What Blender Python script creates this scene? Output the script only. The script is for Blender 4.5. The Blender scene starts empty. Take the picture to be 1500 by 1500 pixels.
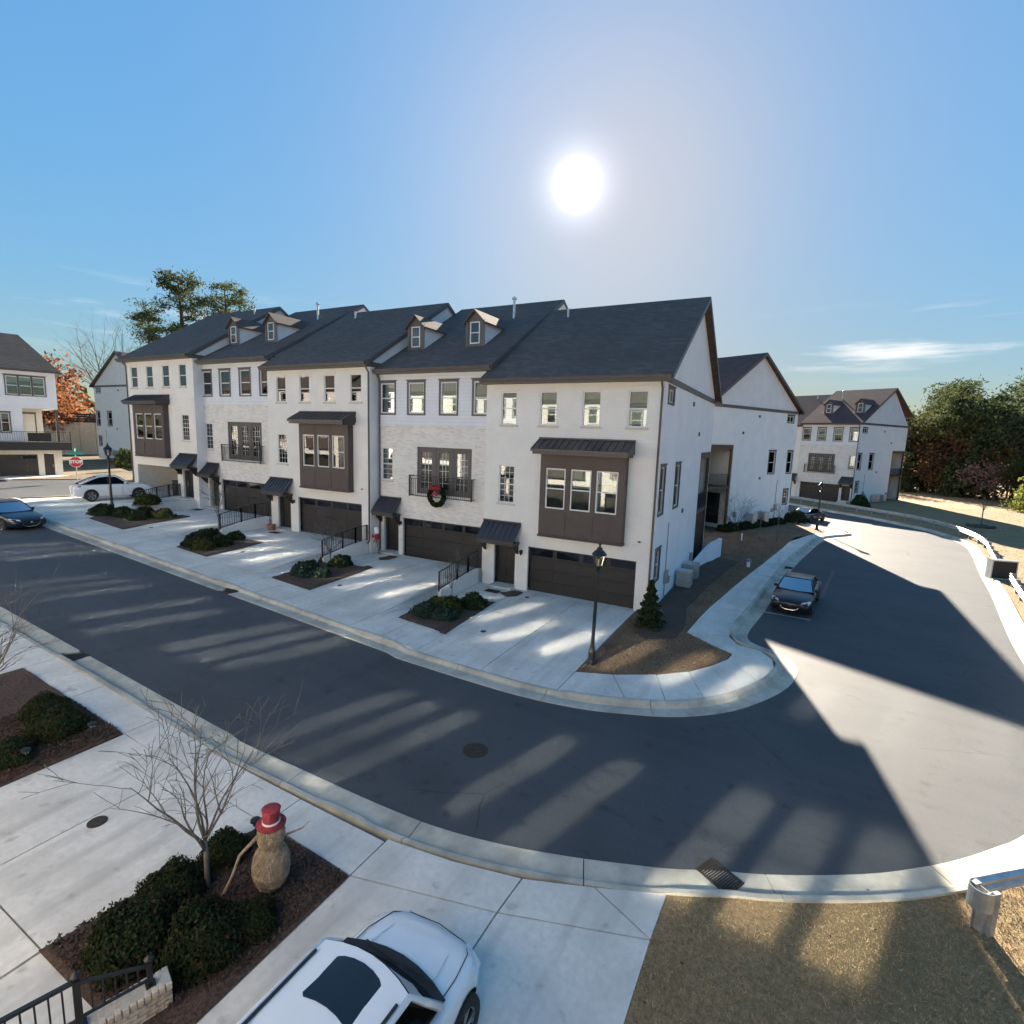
import bpy, bmesh, math, random
import numpy as np
from mathutils import Vector, Matrix
random.seed(7); RNG = np.random.default_rng(7)
S = bpy.context.scene; COL = S.collection
PI = math.pi
# ------------------------------------------------------------------ camera
CAM = Vector((11.108, -20.807, 6.928))
cam_d = bpy.data.cameras.new('camera'); cam = bpy.data.objects.new('camera', cam_d); COL.objects.link(cam)
cam_d.sensor_width = 36; cam_d.lens = 775/1500*36; cam_d.clip_start = .05; cam_d.clip_end = 3000
hd = Vector((-.47095, .88216, 0)); pit, rol = .1436, .0322
r0 = Vector((hd.y, -hd.x, 0)); fw = hd*math.cos(pit)-Vector((0, 0, math.sin(pit))); u0 = hd*math.sin(pit)+Vector((0, 0, math.cos(pit)))
rt = r0*math.cos(rol)+u0*math.sin(rol); up = u0*math.cos(rol)-r0*math.sin(rol)
M = Matrix((rt, up, -fw)).transposed().to_4x4(); M.translation = CAM; cam.matrix_world = M
S.camera = cam
# ------------------------------------------------------------------ sky, sun, exposure
SUN = Vector((-.353, .846, .400)).normalized()
SEL = math.asin(SUN.z); SAZ = math.radians(-17.5)
LAMP = Vector((math.sin(SAZ)*math.cos(SEL), math.cos(SAZ)*math.cos(SEL), math.sin(SEL)))
S.view_settings.view_transform = 'Standard'; S.view_settings.look = 'None'
S.view_settings.gamma = 1; S.view_settings.use_curve_mapping = False
S.view_settings.exposure = 2.5
S.cycles.blur_glossy = 0; S.cycles.use_guiding = True; S.cycles.guiding_training_samples = 0; S.cycles.use_surface_guiding = True; S.cycles.caustics_reflective = True; S.cycles.sample_clamp_indirect = 0   # keep the sun glints that the window panes throw on the street
W = bpy.data.worlds.new('World'); S.world = W; W.use_nodes = True
nt = W.node_tree; nd = nt.nodes; lk = nt.links; nd.clear()
def wn(t, **k):
    n = nd.new(t)
    for a, b in k.items(): setattr(n, a, b)
    return n
def wmath(op, a, b=None, clamp=False):
    n = wn('ShaderNodeMath', operation=op, use_clamp=clamp)
    for i, v in enumerate((a, b)):
        if v is None: continue
        if isinstance(v, (int, float)): n.inputs[i].default_value = v
        else: lk.new(v, n.inputs[i])
    return n.outputs[0]
sky = wn('ShaderNodeTexSky', sky_type='NISHITA', sun_disc=False); sky.sun_elevation = SEL; sky.sun_rotation = SAZ
sky.altitude = 300; sky.air_density = 1.0; sky.dust_density = .35; sky.ozone_density = 2.2
tc = wn('ShaderNodeTexCoord')
dot = wn('ShaderNodeVectorMath', operation='DOT_PRODUCT'); lk.new(tc.outputs['Generated'], dot.inputs[0]); dot.inputs[1].default_value = SUN
dc = wmath('MAXIMUM', dot.outputs['Value'], 0.0)
core = wmath('MULTIPLY', wmath('POWER', dc, 8000.0), 120.0)
ring = wmath('MULTIPLY', wmath('POWER', dc, 900.0), 2.4)
wide = wmath('MULTIPLY', wmath('POWER', dc, 30.0), .45)
halo = wmath('ADD', wmath('ADD', core, ring), wide)
hc = wn('ShaderNodeMix', data_type='RGBA', blend_type='MULTIPLY'); hc.inputs[0].default_value = 1
hc.inputs[6].default_value = (1, .93, .96, 1)
cb = wn('ShaderNodeCombineColor')
for i in range(3): lk.new(halo, cb.inputs[i])
lk.new(cb.outputs[0], hc.inputs[7])
ad = wn('ShaderNodeMix', data_type='RGBA', blend_type='ADD'); ad.inputs[0].default_value = 1
bw = wn('ShaderNodeRGBToBW'); lk.new(sky.outputs[0], bw.inputs[0])
L0 = wmath('MAXIMUM', bw.outputs[0], .05); L1 = wmath('MULTIPLY', wmath('POWER', L0, .45), 1.13)
L2 = wmath('MULTIPLY', L1, wmath('POWER', wmath('ADD', wmath('POWER', wmath('DIVIDE', L1, 2.15), 4.0), 1.0), -.25))
sf = wmath('DIVIDE', L2, L0)
vs_ = wn('ShaderNodeVectorMath', operation='SCALE'); lk.new(sky.outputs[0], vs_.inputs[0]); lk.new(sf, vs_.inputs['Scale'])
hs_ = wn('ShaderNodeHueSaturation'); hs_.inputs['Saturation'].default_value = 1.22; hs_.inputs['Hue'].default_value = .489; lk.new(vs_.outputs[0], hs_.inputs['Color'])
lk.new(hs_.outputs[0], ad.inputs[6]); lk.new(hc.outputs[2], ad.inputs[7])
# thin cirrus low in the sky
sp = wn('ShaderNodeSeparateXYZ'); lk.new(tc.outputs['Generated'], sp.inputs[0])
mp = wn('ShaderNodeMapping'); mp.inputs['Scale'].default_value = (2.6, 2.6, 26); mp.inputs['Location'].default_value = (6.1, 6.6, .1); lk.new(tc.outputs['Generated'], mp.inputs[0])
nz = wn('ShaderNodeTexNoise'); nz.inputs['Scale'].default_value = 1.5; nz.inputs['Detail'].default_value = 7; nz.inputs['Roughness'].default_value = .55; lk.new(mp.outputs[0], nz.inputs['Vector'])
cr = wn('ShaderNodeMapRange', interpolation_type='SMOOTHSTEP'); cr.inputs[1].default_value = .49; cr.inputs[2].default_value = .72; lk.new(nz.outputs[0], cr.inputs[0])
b1 = wn('ShaderNodeMapRange', interpolation_type='SMOOTHSTEP'); b1.inputs[1].default_value = .09; b1.inputs[2].default_value = .145; lk.new(sp.outputs[2], b1.inputs[0])
b2 = wn('ShaderNodeMapRange', interpolation_type='SMOOTHSTEP'); b2.inputs[1].default_value = .22; b2.inputs[2].default_value = .165; lk.new(sp.outputs[2], b2.inputs[0])
cm = wmath('MULTIPLY', wmath('MULTIPLY', cr.outputs[0], b1.outputs[0]), b2.outputs[0])
cl = wn('ShaderNodeMix', data_type='RGBA'); lk.new(wmath('MULTIPLY', cm, .9), cl.inputs[0]); lk.new(ad.outputs[2], cl.inputs[6]); cl.inputs[7].default_value = (3.9, 3.9, 3.9, 1)
bg = wn('ShaderNodeBackground'); bg.inputs[1].default_value = .05; lk.new(cl.outputs[2], bg.inputs[0])
wo = wn('ShaderNodeOutputWorld'); lk.new(bg.outputs[0], wo.inputs[0])
sl = bpy.data.lights.new('sun', 'SUN'); sl.energy = 4.6; sl.angle = math.radians(.55); sl.color = (1, .87, .70)
so = bpy.data.objects.new('sun', sl); COL.objects.link(so); so.rotation_euler = LAMP.to_track_quat('Z', 'Y').to_euler(); so.location = (0, 40, 60)
# ------------------------------------------------------------------ helpers
def mat(name, col, rough=.8, var=.12, scale=2., bump=0., bscale=40., metal=0., col2=None, detail=5, coat=0, spec=.5, aniso=None):
    m = bpy.data.materials.new(name); m.use_nodes = True; t = m.node_tree; n = t.nodes; b = n['Principled BSDF']
    b.inputs['Roughness'].default_value = rough; b.inputs['Metallic'].default_value = metal; b.inputs['Coat Weight'].default_value = coat
    b.inputs['Specular IOR Level'].default_value = spec
    c = n.new('ShaderNodeTexCoord'); src = c.outputs['Object']
    if aniso:
        mp = n.new('ShaderNodeMapping'); mp.inputs['Scale'].default_value = aniso; t.links.new(src, mp.inputs[0]); src = mp.outputs[0]
    if var or col2:
        z = n.new('ShaderNodeTexNoise'); z.inputs['Scale'].default_value = scale; z.inputs['Detail'].default_value = detail; z.inputs['Roughness'].default_value = .62
        t.links.new(src, z.inputs['Vector'])
        r = n.new('ShaderNodeValToRGB'); r.color_ramp.elements[0].position = .32; r.color_ramp.elements[1].position = .68
        a = [max(0, x*(1-var)) for x in col]; d = [x*(1+var) for x in (col2 or col)]
        r.color_ramp.elements[0].color = (*a, 1); r.color_ramp.elements[1].color = (*d, 1)
        t.links.new(z.outputs[0], r.inputs[0]); t.links.new(r.outputs[0], b.inputs['Base Color'])
    else: b.inputs['Base Color'].default_value = (*col, 1)
    if bump:
        z2 = n.new('ShaderNodeTexNoise'); z2.inputs['Scale'].default_value = bscale; z2.inputs['Detail'].default_value = 4; t.links.new(src, z2.inputs['Vector'])
        bp = n.new('ShaderNodeBump'); bp.inputs['Strength'].default_value = bump; bp.inputs['Distance'].default_value = .02; t.links.new(z2.outputs[0], bp.inputs['Height']); t.links.new(bp.outputs[0], b.inputs['Normal'])
    return m
def cracks(m, col, scale, width):
    t = m.node_tree; n = t.nodes; b = n['Principled BSDF']; s = b.inputs['Base Color'].links[0].from_socket; c = n.new('ShaderNodeTexCoord')
    z = n.new('ShaderNodeTexNoise'); z.inputs['Scale'].default_value = 2.2; z.inputs['Detail'].default_value = 5; t.links.new(c.outputs['Object'], z.inputs['Vector'])
    a = n.new('ShaderNodeMix'); a.data_type = 'VECTOR'; a.inputs[0].default_value = .12; t.links.new(c.outputs['Object'], a.inputs[4]); t.links.new(z.outputs['Color'], a.inputs[5])
    v = n.new('ShaderNodeTexVoronoi'); v.feature = 'DISTANCE_TO_EDGE'; v.inputs['Scale'].default_value = scale; t.links.new(a.outputs[1], v.inputs['Vector'])
    r = n.new('ShaderNodeMapRange'); r.inputs[1].default_value = width; r.inputs[2].default_value = 0; t.links.new(v.outputs['Distance'], r.inputs[0])
    z2 = n.new('ShaderNodeTexNoise'); z2.inputs['Scale'].default_value = .5; t.links.new(c.outputs['Object'], z2.inputs['Vector']); r2 = n.new('ShaderNodeMapRange'); r2.inputs[1].default_value = .5; r2.inputs[2].default_value = .6; r2.inputs[4].default_value = .8; t.links.new(z2.outputs[0], r2.inputs[0])
    q = n.new('ShaderNodeMath'); q.operation = 'MULTIPLY'; t.links.new(r.outputs[0], q.inputs[0]); t.links.new(r2.outputs[0], q.inputs[1])
    x = n.new('ShaderNodeMix'); x.data_type = 'RGBA'; x.inputs[7].default_value = (*col, 1); t.links.new(q.outputs[0], x.inputs[0]); t.links.new(s, x.inputs[6]); t.links.new(x.outputs[2], b.inputs['Base Color'])
def two_scale(m, col, amt, scale, aniso=None, lo=.42, hi=.66):
    """multiply a second, larger noise into the base colour (wear, stains)"""
    t = m.node_tree; n = t.nodes; b = n['Principled BSDF']; l = b.inputs['Base Color'].links[0]; s = l.from_socket
    c = n.new('ShaderNodeTexCoord'); z = n.new('ShaderNodeTexNoise'); z.inputs['Scale'].default_value = scale; z.inputs['Detail'].default_value = 6; src = c.outputs['Object']
    if aniso: mp_ = n.new('ShaderNodeMapping'); mp_.inputs['Scale'].default_value = aniso; t.links.new(src, mp_.inputs[0]); src = mp_.outputs[0]
    t.links.new(src, z.inputs['Vector'])
    r = n.new('ShaderNodeMapRange'); r.inputs[1].default_value = lo; r.inputs[2].default_value = hi; t.links.new(z.outputs[0], r.inputs[0])
    q = n.new('ShaderNodeMath'); q.operation = 'MULTIPLY'; q.inputs[1].default_value = amt; t.links.new(r.outputs[0], q.inputs[0])
    x = n.new('ShaderNodeMix'); x.data_type = 'RGBA'; x.inputs[7].default_value = (*col, 1); t.links.new(q.outputs[0], x.inputs[0]); t.links.new(s, x.inputs[6]); t.links.new(x.outputs[2], b.inputs['Base Color'])
    return m
def brick_mat(name, c1, c2, mortar, scale, bump=.5, rough=.85, w=.5, h=.25, ms=.02, bias=0.):
    m = bpy.data.materials.new(name); m.use_nodes = True; t = m.node_tree; n = t.nodes; b = n['Principled BSDF']; b.inputs['Roughness'].default_value = rough
    c = n.new('ShaderNodeTexCoord'); sx = n.new('ShaderNodeSeparateXYZ'); t.links.new(c.outputs['Object'], sx.inputs[0])
    a = n.new('ShaderNodeMath'); a.operation = 'ADD'; t.links.new(sx.outputs[0], a.inputs[0]); t.links.new(sx.outputs[1], a.inputs[1])
    cx = n.new('ShaderNodeCombineXYZ'); t.links.new(a.outputs[0], cx.inputs[0]); t.links.new(sx.outputs[2], cx.inputs[1])
    k = n.new('ShaderNodeTexBrick'); k.inputs['Scale'].default_value = scale; k.inputs['Color1'].default_value = (*c1, 1); k.inputs['Color2'].default_value = (*c2, 1); k.inputs['Mortar'].default_value = (*mortar, 1)
    k.inputs['Mortar Size'].default_value = ms; k.inputs['Brick Width'].default_value = w; k.inputs['Row Height'].default_value = h; k.inputs['Bias'].default_value = bias
    t.links.new(cx.outputs[0], k.inputs['Vector'])
    z = n.new('ShaderNodeTexNoise'); z.inputs['Scale'].default_value = 1.1; z.inputs['Detail'].default_value = 6; t.links.new(c.outputs['Object'], z.inputs['Vector'])
    r = n.new('ShaderNodeMapRange'); r.inputs[3].default_value = .86; r.inputs[4].default_value = 1.08; t.links.new(z.outputs[0], r.inputs[0])
    x = n.new('ShaderNodeMix'); x.data_type = 'RGBA'; x.blend_type = 'MULTIPLY'; x.inputs[0].default_value = 1; t.links.new(k.outputs[0], x.inputs[6])
    cb = n.new('ShaderNodeCombineColor'); [t.links.new(r.outputs[0], cb.inputs[i]) for i in range(3)]; t.links.new(cb.outputs[0], x.inputs[7]); t.links.new(x.outputs[2], b.inputs['Base Color'])
    bp = n.new('ShaderNodeBump'); bp.inputs['Strength'].default_value = bump; bp.inputs['Distance'].default_value = .012; bp.invert = True; t.links.new(k.outputs['Fac'], bp.inputs['Height']); t.links.new(bp.outputs[0], b.inputs['Normal'])
    return m
def glass_mat(name, tint, refl, rough=.02, gc=(.95, .97, 1)):
    m = bpy.data.materials.new(name); m.use_nodes = True; t = m.node_tree; n = t.nodes; n.clear()
    o = n.new('ShaderNodeOutputMaterial'); x = n.new('ShaderNodeMixShader'); tr = n.new('ShaderNodeBsdfTransparent'); g = n.new('ShaderNodeBsdfGlossy')
    tr.inputs[0].default_value = (*tint, 1); g.inputs['Roughness'].default_value = rough; g.inputs[0].default_value = (*gc, 1)
    f = n.new('ShaderNodeFresnel'); f.inputs[0].default_value = 1.5; a = n.new('ShaderNodeMath'); a.operation = 'ADD'; a.use_clamp = True; a.inputs[1].default_value = refl
    t.links.new(f.outputs[0], a.inputs[0]); t.links.new(a.outputs[0], x.inputs[0]); t.links.new(tr.outputs[0], x.inputs[1]); t.links.new(g.outputs[0], x.inputs[2]); t.links.new(x.outputs[0], o.inputs[0])
    return m
MT = {}
def defmats():
    M = MT
    M['asphalt'] = two_scale(mat('asphalt', (.064, .070, .078), .68, .30, 55, .55, 130, spec=.3, detail=8), (.046, .051, .058), .75, .42)
    two_scale(M['asphalt'], (.074, .078, .084), .5, .9, aniso=(.12, 2.2, 1)); two_scale(M['asphalt'], (.030, .030, .031), .55, 2.6, lo=.60, hi=.72); cracks(M['asphalt'], (.022, .022, .022), .33, .0045)
    M['concrete'] = two_scale(mat('concrete', (.64, .61, .56), .85, .09, 9, .2, 110, detail=8), (.46, .44, .40), .6, .9)
    two_scale(M['concrete'], (.36, .34, .31), .55, 1.0, aniso=(2.4, .22, 1), lo=.52, hi=.72); two_scale(M['concrete'], (.30, .28, .25), .6, 3.2, lo=.62, hi=.74)
    M['kerb'] = two_scale(mat('kerb_concrete', (.46, .43, .36), .88, .14, 4, .2, 80), (.2, .19, .17), .6, 1.1)
    M['soil'] = mat('soil', (.05, .035, .025), .95, .3, 3, .5, 20)
    M['mulch'] = mat('mulch', (.048, .029, .021), .95, .5, 22, 1.0, 60, col2=(.082, .05, .036))
    M['chip'] = mat('bark_chips', (.05, .027, .018), .9, .5, 6)
    M['lawn'] = two_scale(mat('dormant_lawn', (.25, .16, .078), .95, .3, 14, .8, 70, col2=(.29, .20, .105)), (.16, .125, .055), .6, .6)
    M['deadgrass'] = two_scale(mat('brown_dead_grass', (.13, .08, .048), .95, .35, 12, .9, 60, col2=(.19, .125, .07)), (.10, .05, .032), .7, .9)
    M['blade'] = mat('straw_blades', (.28, .19, .10), .8, .45, 9, col2=(.36, .25, .135))
    M['yard'] = two_scale(mat('yard_ground', (.13, .095, .052), .95, .3, 6, .8, 40), (.05, .045, .025), .8, .5)
    M['brick'] = brick_mat('painted_brick', (.82, .79, .74), (.80, .77, .72), (.74, .71, .67), 1, .3, w=.27, h=.085, ms=.010)
    M['brick2'] = brick_mat('mottled_painted_brick', (.80, .76, .71), (.58, .52, .47), (.78, .75, .70), 1, .6, w=.27, h=.085, ms=.012, bias=-.35)
    M['siding'] = brick_mat('white_lap_siding', (.74, .75, .78), (.73, .74, .77), (.62, .63, .67), 1, .5, .6, w=40, h=.17, ms=.010)
    M['sidew'] = brick_mat('white_painted_side_brick', (.82, .83, .85), (.81, .82, .84), (.74, .75, .77), 1, .35, w=.27, h=.085, ms=.010)
    M['cream'] = mat('cream_trim', (.70, .67, .61), .75, .06, 3)
    M['stone'] = mat('pale_sill', (.55, .52, .47), .8, .08, 5, .2, 60)
    M['roof'] = two_scale(brick_mat2(), (.078, .062, .055), .6, .5)
    M['dkmetal'] = mat('dark_bronze_metal', (.042, .036, .038), .42, .12, 3, spec=.6)
    M['bay'] = mat('brown_bay_panel', (.072, .054, .050), .55, .1, 2.5)
    M['dkdoor'] = mat('charcoal_brown_door', (.024, .021, .020), .45, .12, 3)
    M['trimdk'] = mat('grey_brown_trim', (.10, .092, .088), .55, .08, 4)
    M['whiteframe'] = mat('white_window_vinyl', (.72, .71, .69), .4, .03, 4)
    M['darkroom'] = mat('dim_interior', (.075, .073, .07), .9, .4, 1.3)
    M['blind'] = mat('pale_blind', (.55, .54, .5), .8, .06, 6)
    M['glass'] = glass_mat('window_glass', (.80, .86, .84), .06, .02)
    M['glassnear'] = glass_mat('coated_wavy_window_glass', (.75, .82, .80), .23, .055)
    M['glassdk'] = glass_mat('dark_glass', (.30, .33, .35), .10)
    M['black'] = mat('black_powder_coat', (.014, .014, .015), .4, .1, 8, spec=.5)
    M['iron'] = mat('cast_iron', (.045, .035, .028), .7, .3, 12, .4, 60, metal=.3)
    M['galv'] = mat('galvanised_steel', (.52, .54, .55), .38, .14, 6, .08, 30, metal=.75)
    M['post'] = mat('weathered_steel_post', (.33, .33, .32), .6, .2, 9, metal=.4)
    M['wood'] = mat('stained_deck_wood', (.10, .066, .045), .75, .25, 5, .3, 30)
    M['bark'] = mat('grey_bark', (.135, .122, .105), .9, .3, 14, .6, 50)
    M['pinebark'] = mat('pine_bark', (.10, .068, .048), .95, .35, 4, .7, 14)
    M['red'] = mat('red_velvet', (.30, .016, .028), .7, .15, 9)
    M['wicker'] = mat('dried_vine_wicker', (.31, .245, .175), .9, .45, 25, 1.0, 70, col2=(.40, .32, .24))
    M['twine'] = mat('vine_strands', (.30, .225, .155), .85, .4, 11)
    M['signred'] = mat('sign_red', (.50, .015, .02), .4, .04, 3)
    M['signwhite'] = mat('sign_white', (.78, .78, .76), .4, .02, 3)
    M['signgreen'] = mat('sign_green', (.01, .22, .16), .4, .05, 3)
    M['paintwhite'] = mat('worn_white_paint', (.42, .42, .41), .7, .3, 14)
    M['paintred'] = mat('worn_red_paint', (.15, .085, .085), .75, .4, 12)
    M['carwhite'] = mat('white_car_paint', (.70, .72, .74), .25, .02, 2, coat=.8)
    M['carblack'] = mat('black_car_paint', (.008, .009, .012), .3, .1, 2, coat=.35, spec=.35)
    M['carblue'] = mat('dark_navy_car_paint', (.007, .011, .024), .28, .1, 2, coat=.4, spec=.4)
    M['cargrey'] = mat('dark_grey_car_paint', (.03, .032, .035), .25, .1, 2, coat=1)
    M['carglass'] = glass_mat('car_glass', (.22, .24, .25), -.02, .03, (.42, .44, .47))
    M['sunroof'] = mat('sunroof_glass', (.008, .010, .016), .06, 0, spec=.6)
    M['cabin'] = mat('dark_cabin', (.02, .02, .02), .9, .2, 5)
    M['plastic'] = mat('black_trim_plastic', (.015, .015, .016), .55, .15, 9)
    M['tyre'] = mat('tyre_rubber', (.018, .018, .018), .85, .2, 14, .3, 60)
    M['rim'] = mat('alloy_rim', (.32, .33, .34), .3, .05, 5, metal=.9)
    M['chrome'] = mat('chrome', (.6, .6, .6), .12, 0, metal=1)
    M['lampglass'] = glass_mat('lantern_glass', (.85, .82, .72), .08, .15)
    M['headlight'] = mat('headlight_lens', (.55, .57, .6), .1, .05, 5, coat=1)
    M['taillight'] = mat('tail_light_lens', (.30, .01, .015), .15, .05, 5, coat=1)
    M['terracotta'] = mat('terracotta', (.30, .12, .06), .8, .15, 6)
    M['mat'] = mat('coir_mat', (.03, .024, .02), .95, .3, 40)
    M['purple'] = mat('mauve_paint', (.22, .18, .36), .6, .1, 5)
    M['retain'] = two_scale(mat('tan_block_wall', (.58, .48, .36), .9, .14, 3, .3, 15), (.42, .34, .25), .6, .3)
def brick_mat2():
    m = brick_mat('asphalt_shingles', (.135, .105, .092), (.090, .072, .064), (.060, .050, .045), 1, .25, .95, w=.33, h=.12, ms=.006)
    return m
defmats()
def leafmat(name, col, var=.5, trans=.25):
    m = bpy.data.materials.new(name); m.use_nodes = True; t = m.node_tree; n = t.nodes; n.clear()
    o = n.new('ShaderNodeOutputMaterial'); d = n.new('ShaderNodeBsdfPrincipled'); d.inputs['Roughness'].default_value = .9; d.inputs['Specular IOR Level'].default_value = .08
    tr = n.new('ShaderNodeBsdfTranslucent'); x = n.new('ShaderNodeMixShader'); x.inputs[0].default_value = trans
    g = n.new('ShaderNodeNewGeometry'); r = n.new('ShaderNodeValToRGB'); r.color_ramp.elements[0].color = (*[c*(1-var) for c in col], 1); r.color_ramp.elements[1].color = (*[c*(1+var) for c in col], 1)
    oi = n.new('ShaderNodeObjectInfo'); mx = n.new('ShaderNodeMath'); mx.operation = 'MULTIPLY_ADD'; mx.inputs[1].default_value = .7; t.links.new(g.outputs['Random Per Island'], mx.inputs[0])
    q = n.new('ShaderNodeMath'); q.operation = 'MULTIPLY'; q.inputs[1].default_value = .3; t.links.new(oi.outputs['Random'], q.inputs[0]); t.links.new(q.outputs[0], mx.inputs[2]); t.links.new(mx.outputs[0], r.inputs[0])
    t.links.new(r.outputs[0], d.inputs['Base Color']); t.links.new(r.outputs[0], tr.inputs[0]); t.links.new(d.outputs[0], x.inputs[1]); t.links.new(tr.outputs[0], x.inputs[2]); t.links.new(x.outputs[0], o.inputs[0])
    return m
MT['shrub'] = leafmat('dark_shrub_leaf', (.030, .043, .020)); MT['shrubred'] = leafmat('reddish_shrub_tip', (.11, .05, .03)); MT['shruby'] = leafmat('olive_shrub_leaf', (.07, .08, .025))
MT['shrubblue'] = leafmat('blue_green_leaf', (.035, .058, .045)); MT['needle'] = leafmat('pine_needles', (.08, .10, .045), .5, .3); MT['needle2'] = leafmat('dark_needles', (.062, .08, .038), .5, .3)
MT['brownleaf'] = leafmat('brown_leaf', (.14, .075, .04), .5, .35); MT['redleaf'] = leafmat('red_autumn_leaf', (.24, .06, .035), .5, .4); MT['orangeleaf'] = leafmat('orange_autumn_leaf', (.20, .085, .04), .5, .4)
MT['pinkleaf'] = leafmat('dry_pink_leaf', (.20, .13, .11), .4, .3); MT['greenleaf'] = leafmat('bright_conifer_leaf', (.17, .19, .045), .5, .4); MT['greyleaf'] = leafmat('grey_twiggy_leaf', (.12, .10, .075), .4, .2)
MT['olive'] = leafmat('olive_tree_leaf', (.085, .09, .036), .5, .35)

def tag(o, label=None, cat=None, group=None, kind=None):
    if label: o['label'] = label
    if cat: o['category'] = cat
    if group: o['group'] = group
    if kind: o['kind'] = kind
    return o
def link(o, parent=None):
    COL.objects.link(o)
    if parent: o.parent = parent
    return o
def empty(name, loc=(0, 0, 0), rz=0, **k):
    o = bpy.data.objects.new(name, None); o.empty_display_size = .2; link(o); o.location = loc; o.rotation_euler = (0, 0, rz); return tag(o, **k)
def copy_tree(o, parent=None):
    c = o.copy(); COL.objects.link(c)
    if parent: c.parent = parent
    for ch in o.children: copy_tree(ch, c)
    return c
class MB:
    def __init__(s, mir=None): s.v = []; s.f = []; s.m = []; s.mir = mir
    def add(s, vs, fs, m=0):
        b = len(s.v); s.v += [tuple(v) for v in vs]; s.f += [tuple(b+i for i in f) for f in fs]; s.m += [m]*len(fs); return s
    def box(s, x0, x1, y0, y1, z0, z1, m=0):
        return s.add([(x0, y0, z0), (x1, y0, z0), (x1, y1, z0), (x0, y1, z0), (x0, y0, z1), (x1, y0, z1), (x1, y1, z1), (x0, y1, z1)],
                     [(0, 3, 2, 1), (4, 5, 6, 7), (0, 1, 5, 4), (1, 2, 6, 5), (2, 3, 7, 6), (3, 0, 4, 7)], m)
    def bar(s, a, b, w, h=None, m=0, upv=(0, 0, 1)):
        a = Vector(a); b = Vector(b); h = h or w; d = (b-a).normalized(); u = Vector(upv)
        if abs(d.dot(u)) > .98: u = Vector((1, 0, 0))
        x = d.cross(u).normalized()*w/2; y = x.cross(d).normalized()*h/2
        vs = [a-x-y, a+x-y, a+x+y, a-x+y, b-x-y, b+x-y, b+x+y, b-x+y]
        return s.add(vs, [(0, 1, 2, 3), (7, 6, 5, 4), (0, 4, 5, 1), (1, 5, 6, 2), (2, 6, 7, 3), (3, 7, 4, 0)], m)
    def tube(s, pts, rad, n=6, m=0, cap=True):
        pts = [Vector(p) for p in pts]; vs = []; fs = []; prev = None
        for i, p in enumerate(pts):
            d = (pts[min(i+1, len(pts)-1)]-pts[max(i-1, 0)]).normalized()
            u = prev if prev else Vector((0, 0, 1)) if abs(d.z) < .9 else Vector((1, 0, 0))
            x = d.cross(u); x = x.normalized() if x.length > 1e-6 else Vector((1, 0, 0)); y = x.cross(d).normalized(); prev = y
            r = rad[i] if isinstance(rad, (list, tuple)) else rad
            vs += [p+x*(r*math.cos(2*PI*k/n))+y*(r*math.sin(2*PI*k/n)) for k in range(n)]
            if i: fs += [((i-1)*n+k, (i-1)*n+(k+1) % n, i*n+(k+1) % n, i*n+k) for k in range(n)]
        if cap: fs += [tuple(range(n-1, -1, -1)), tuple((len(pts)-1)*n+k for k in range(n))]
        return s.add(vs, fs, m)
    def lathe(s, prof, c=(0, 0, 0), n=16, m=0):
        vs = []; fs = []
        for i, (r, z) in enumerate(prof):
            vs += [(c[0]+r*math.cos(2*PI*k/n), c[1]+r*math.sin(2*PI*k/n), c[2]+z) for k in range(n)]
            if i: fs += [((i-1)*n+k, (i-1)*n+(k+1) % n, i*n+(k+1) % n, i*n+k) for k in range(n)]
        fs += [tuple(range(n-1, -1, -1)), tuple((len(prof)-1)*n+k for k in range(n))]
        return s.add(vs, fs, m)
    def quad(s, a, b, c, d, m=0): return s.add([a, b, c, d], [(0, 1, 2, 3)], m)
    def poly(s, vs, m=0): return s.add(vs, [tuple(range(len(vs)))], m)
    def prism(s, pts, off, m=0):
        n = len(pts); o = Vector(off); return s.add([Vector(p) for p in pts]+[Vector(p)+o for p in pts], [tuple(range(n-1, -1, -1)), tuple(range(n, 2*n))]+[(i, (i+1) % n, n+(i+1) % n, n+i) for i in range(n)], m)
    def holes(s, x0, x1, z0, z1, y, hs, dep=.12, m=0, m2=None, ax='x'):
        """wall face in the plane y with rectangular holes and reveals going back by dep"""
        xs = sorted({x0, x1, *[min(max(h[i], x0), x1) for h in hs for i in (0, 1)]}); zs = sorted({z0, z1, *[min(max(h[i], z0), z1) for h in hs for i in (2, 3)]})
        P = (lambda x, yy, z: (x, yy, z)) if ax == 'x' else (lambda x, yy, z: (yy, x, z))
        for i in range(len(xs)-1):
            for j in range(len(zs)-1):
                cx = (xs[i]+xs[i+1])/2; cz = (zs[j]+zs[j+1])/2
                if any(h[0] < cx < h[1] and h[2] < cz < h[3] for h in hs): continue
                s.quad(P(xs[i], y, zs[j]), P(xs[i+1], y, zs[j]), P(xs[i+1], y, zs[j+1]), P(xs[i], y, zs[j+1]), m)
        for a, b, c, d in hs:
            q = m if m2 is None else m2; Y = y+dep
            s.quad(P(a, y, c), P(a, Y, c), P(a, Y, d), P(a, y, d), q); s.quad(P(b, Y, c), P(b, y, c), P(b, y, d), P(b, Y, d), q)
            s.quad(P(a, Y, c), P(a, y, c), P(b, y, c), P(b, Y, c), q); s.quad(P(a, y, d), P(a, Y, d), P(b, Y, d), P(b, y, d), q)
        return s
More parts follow.
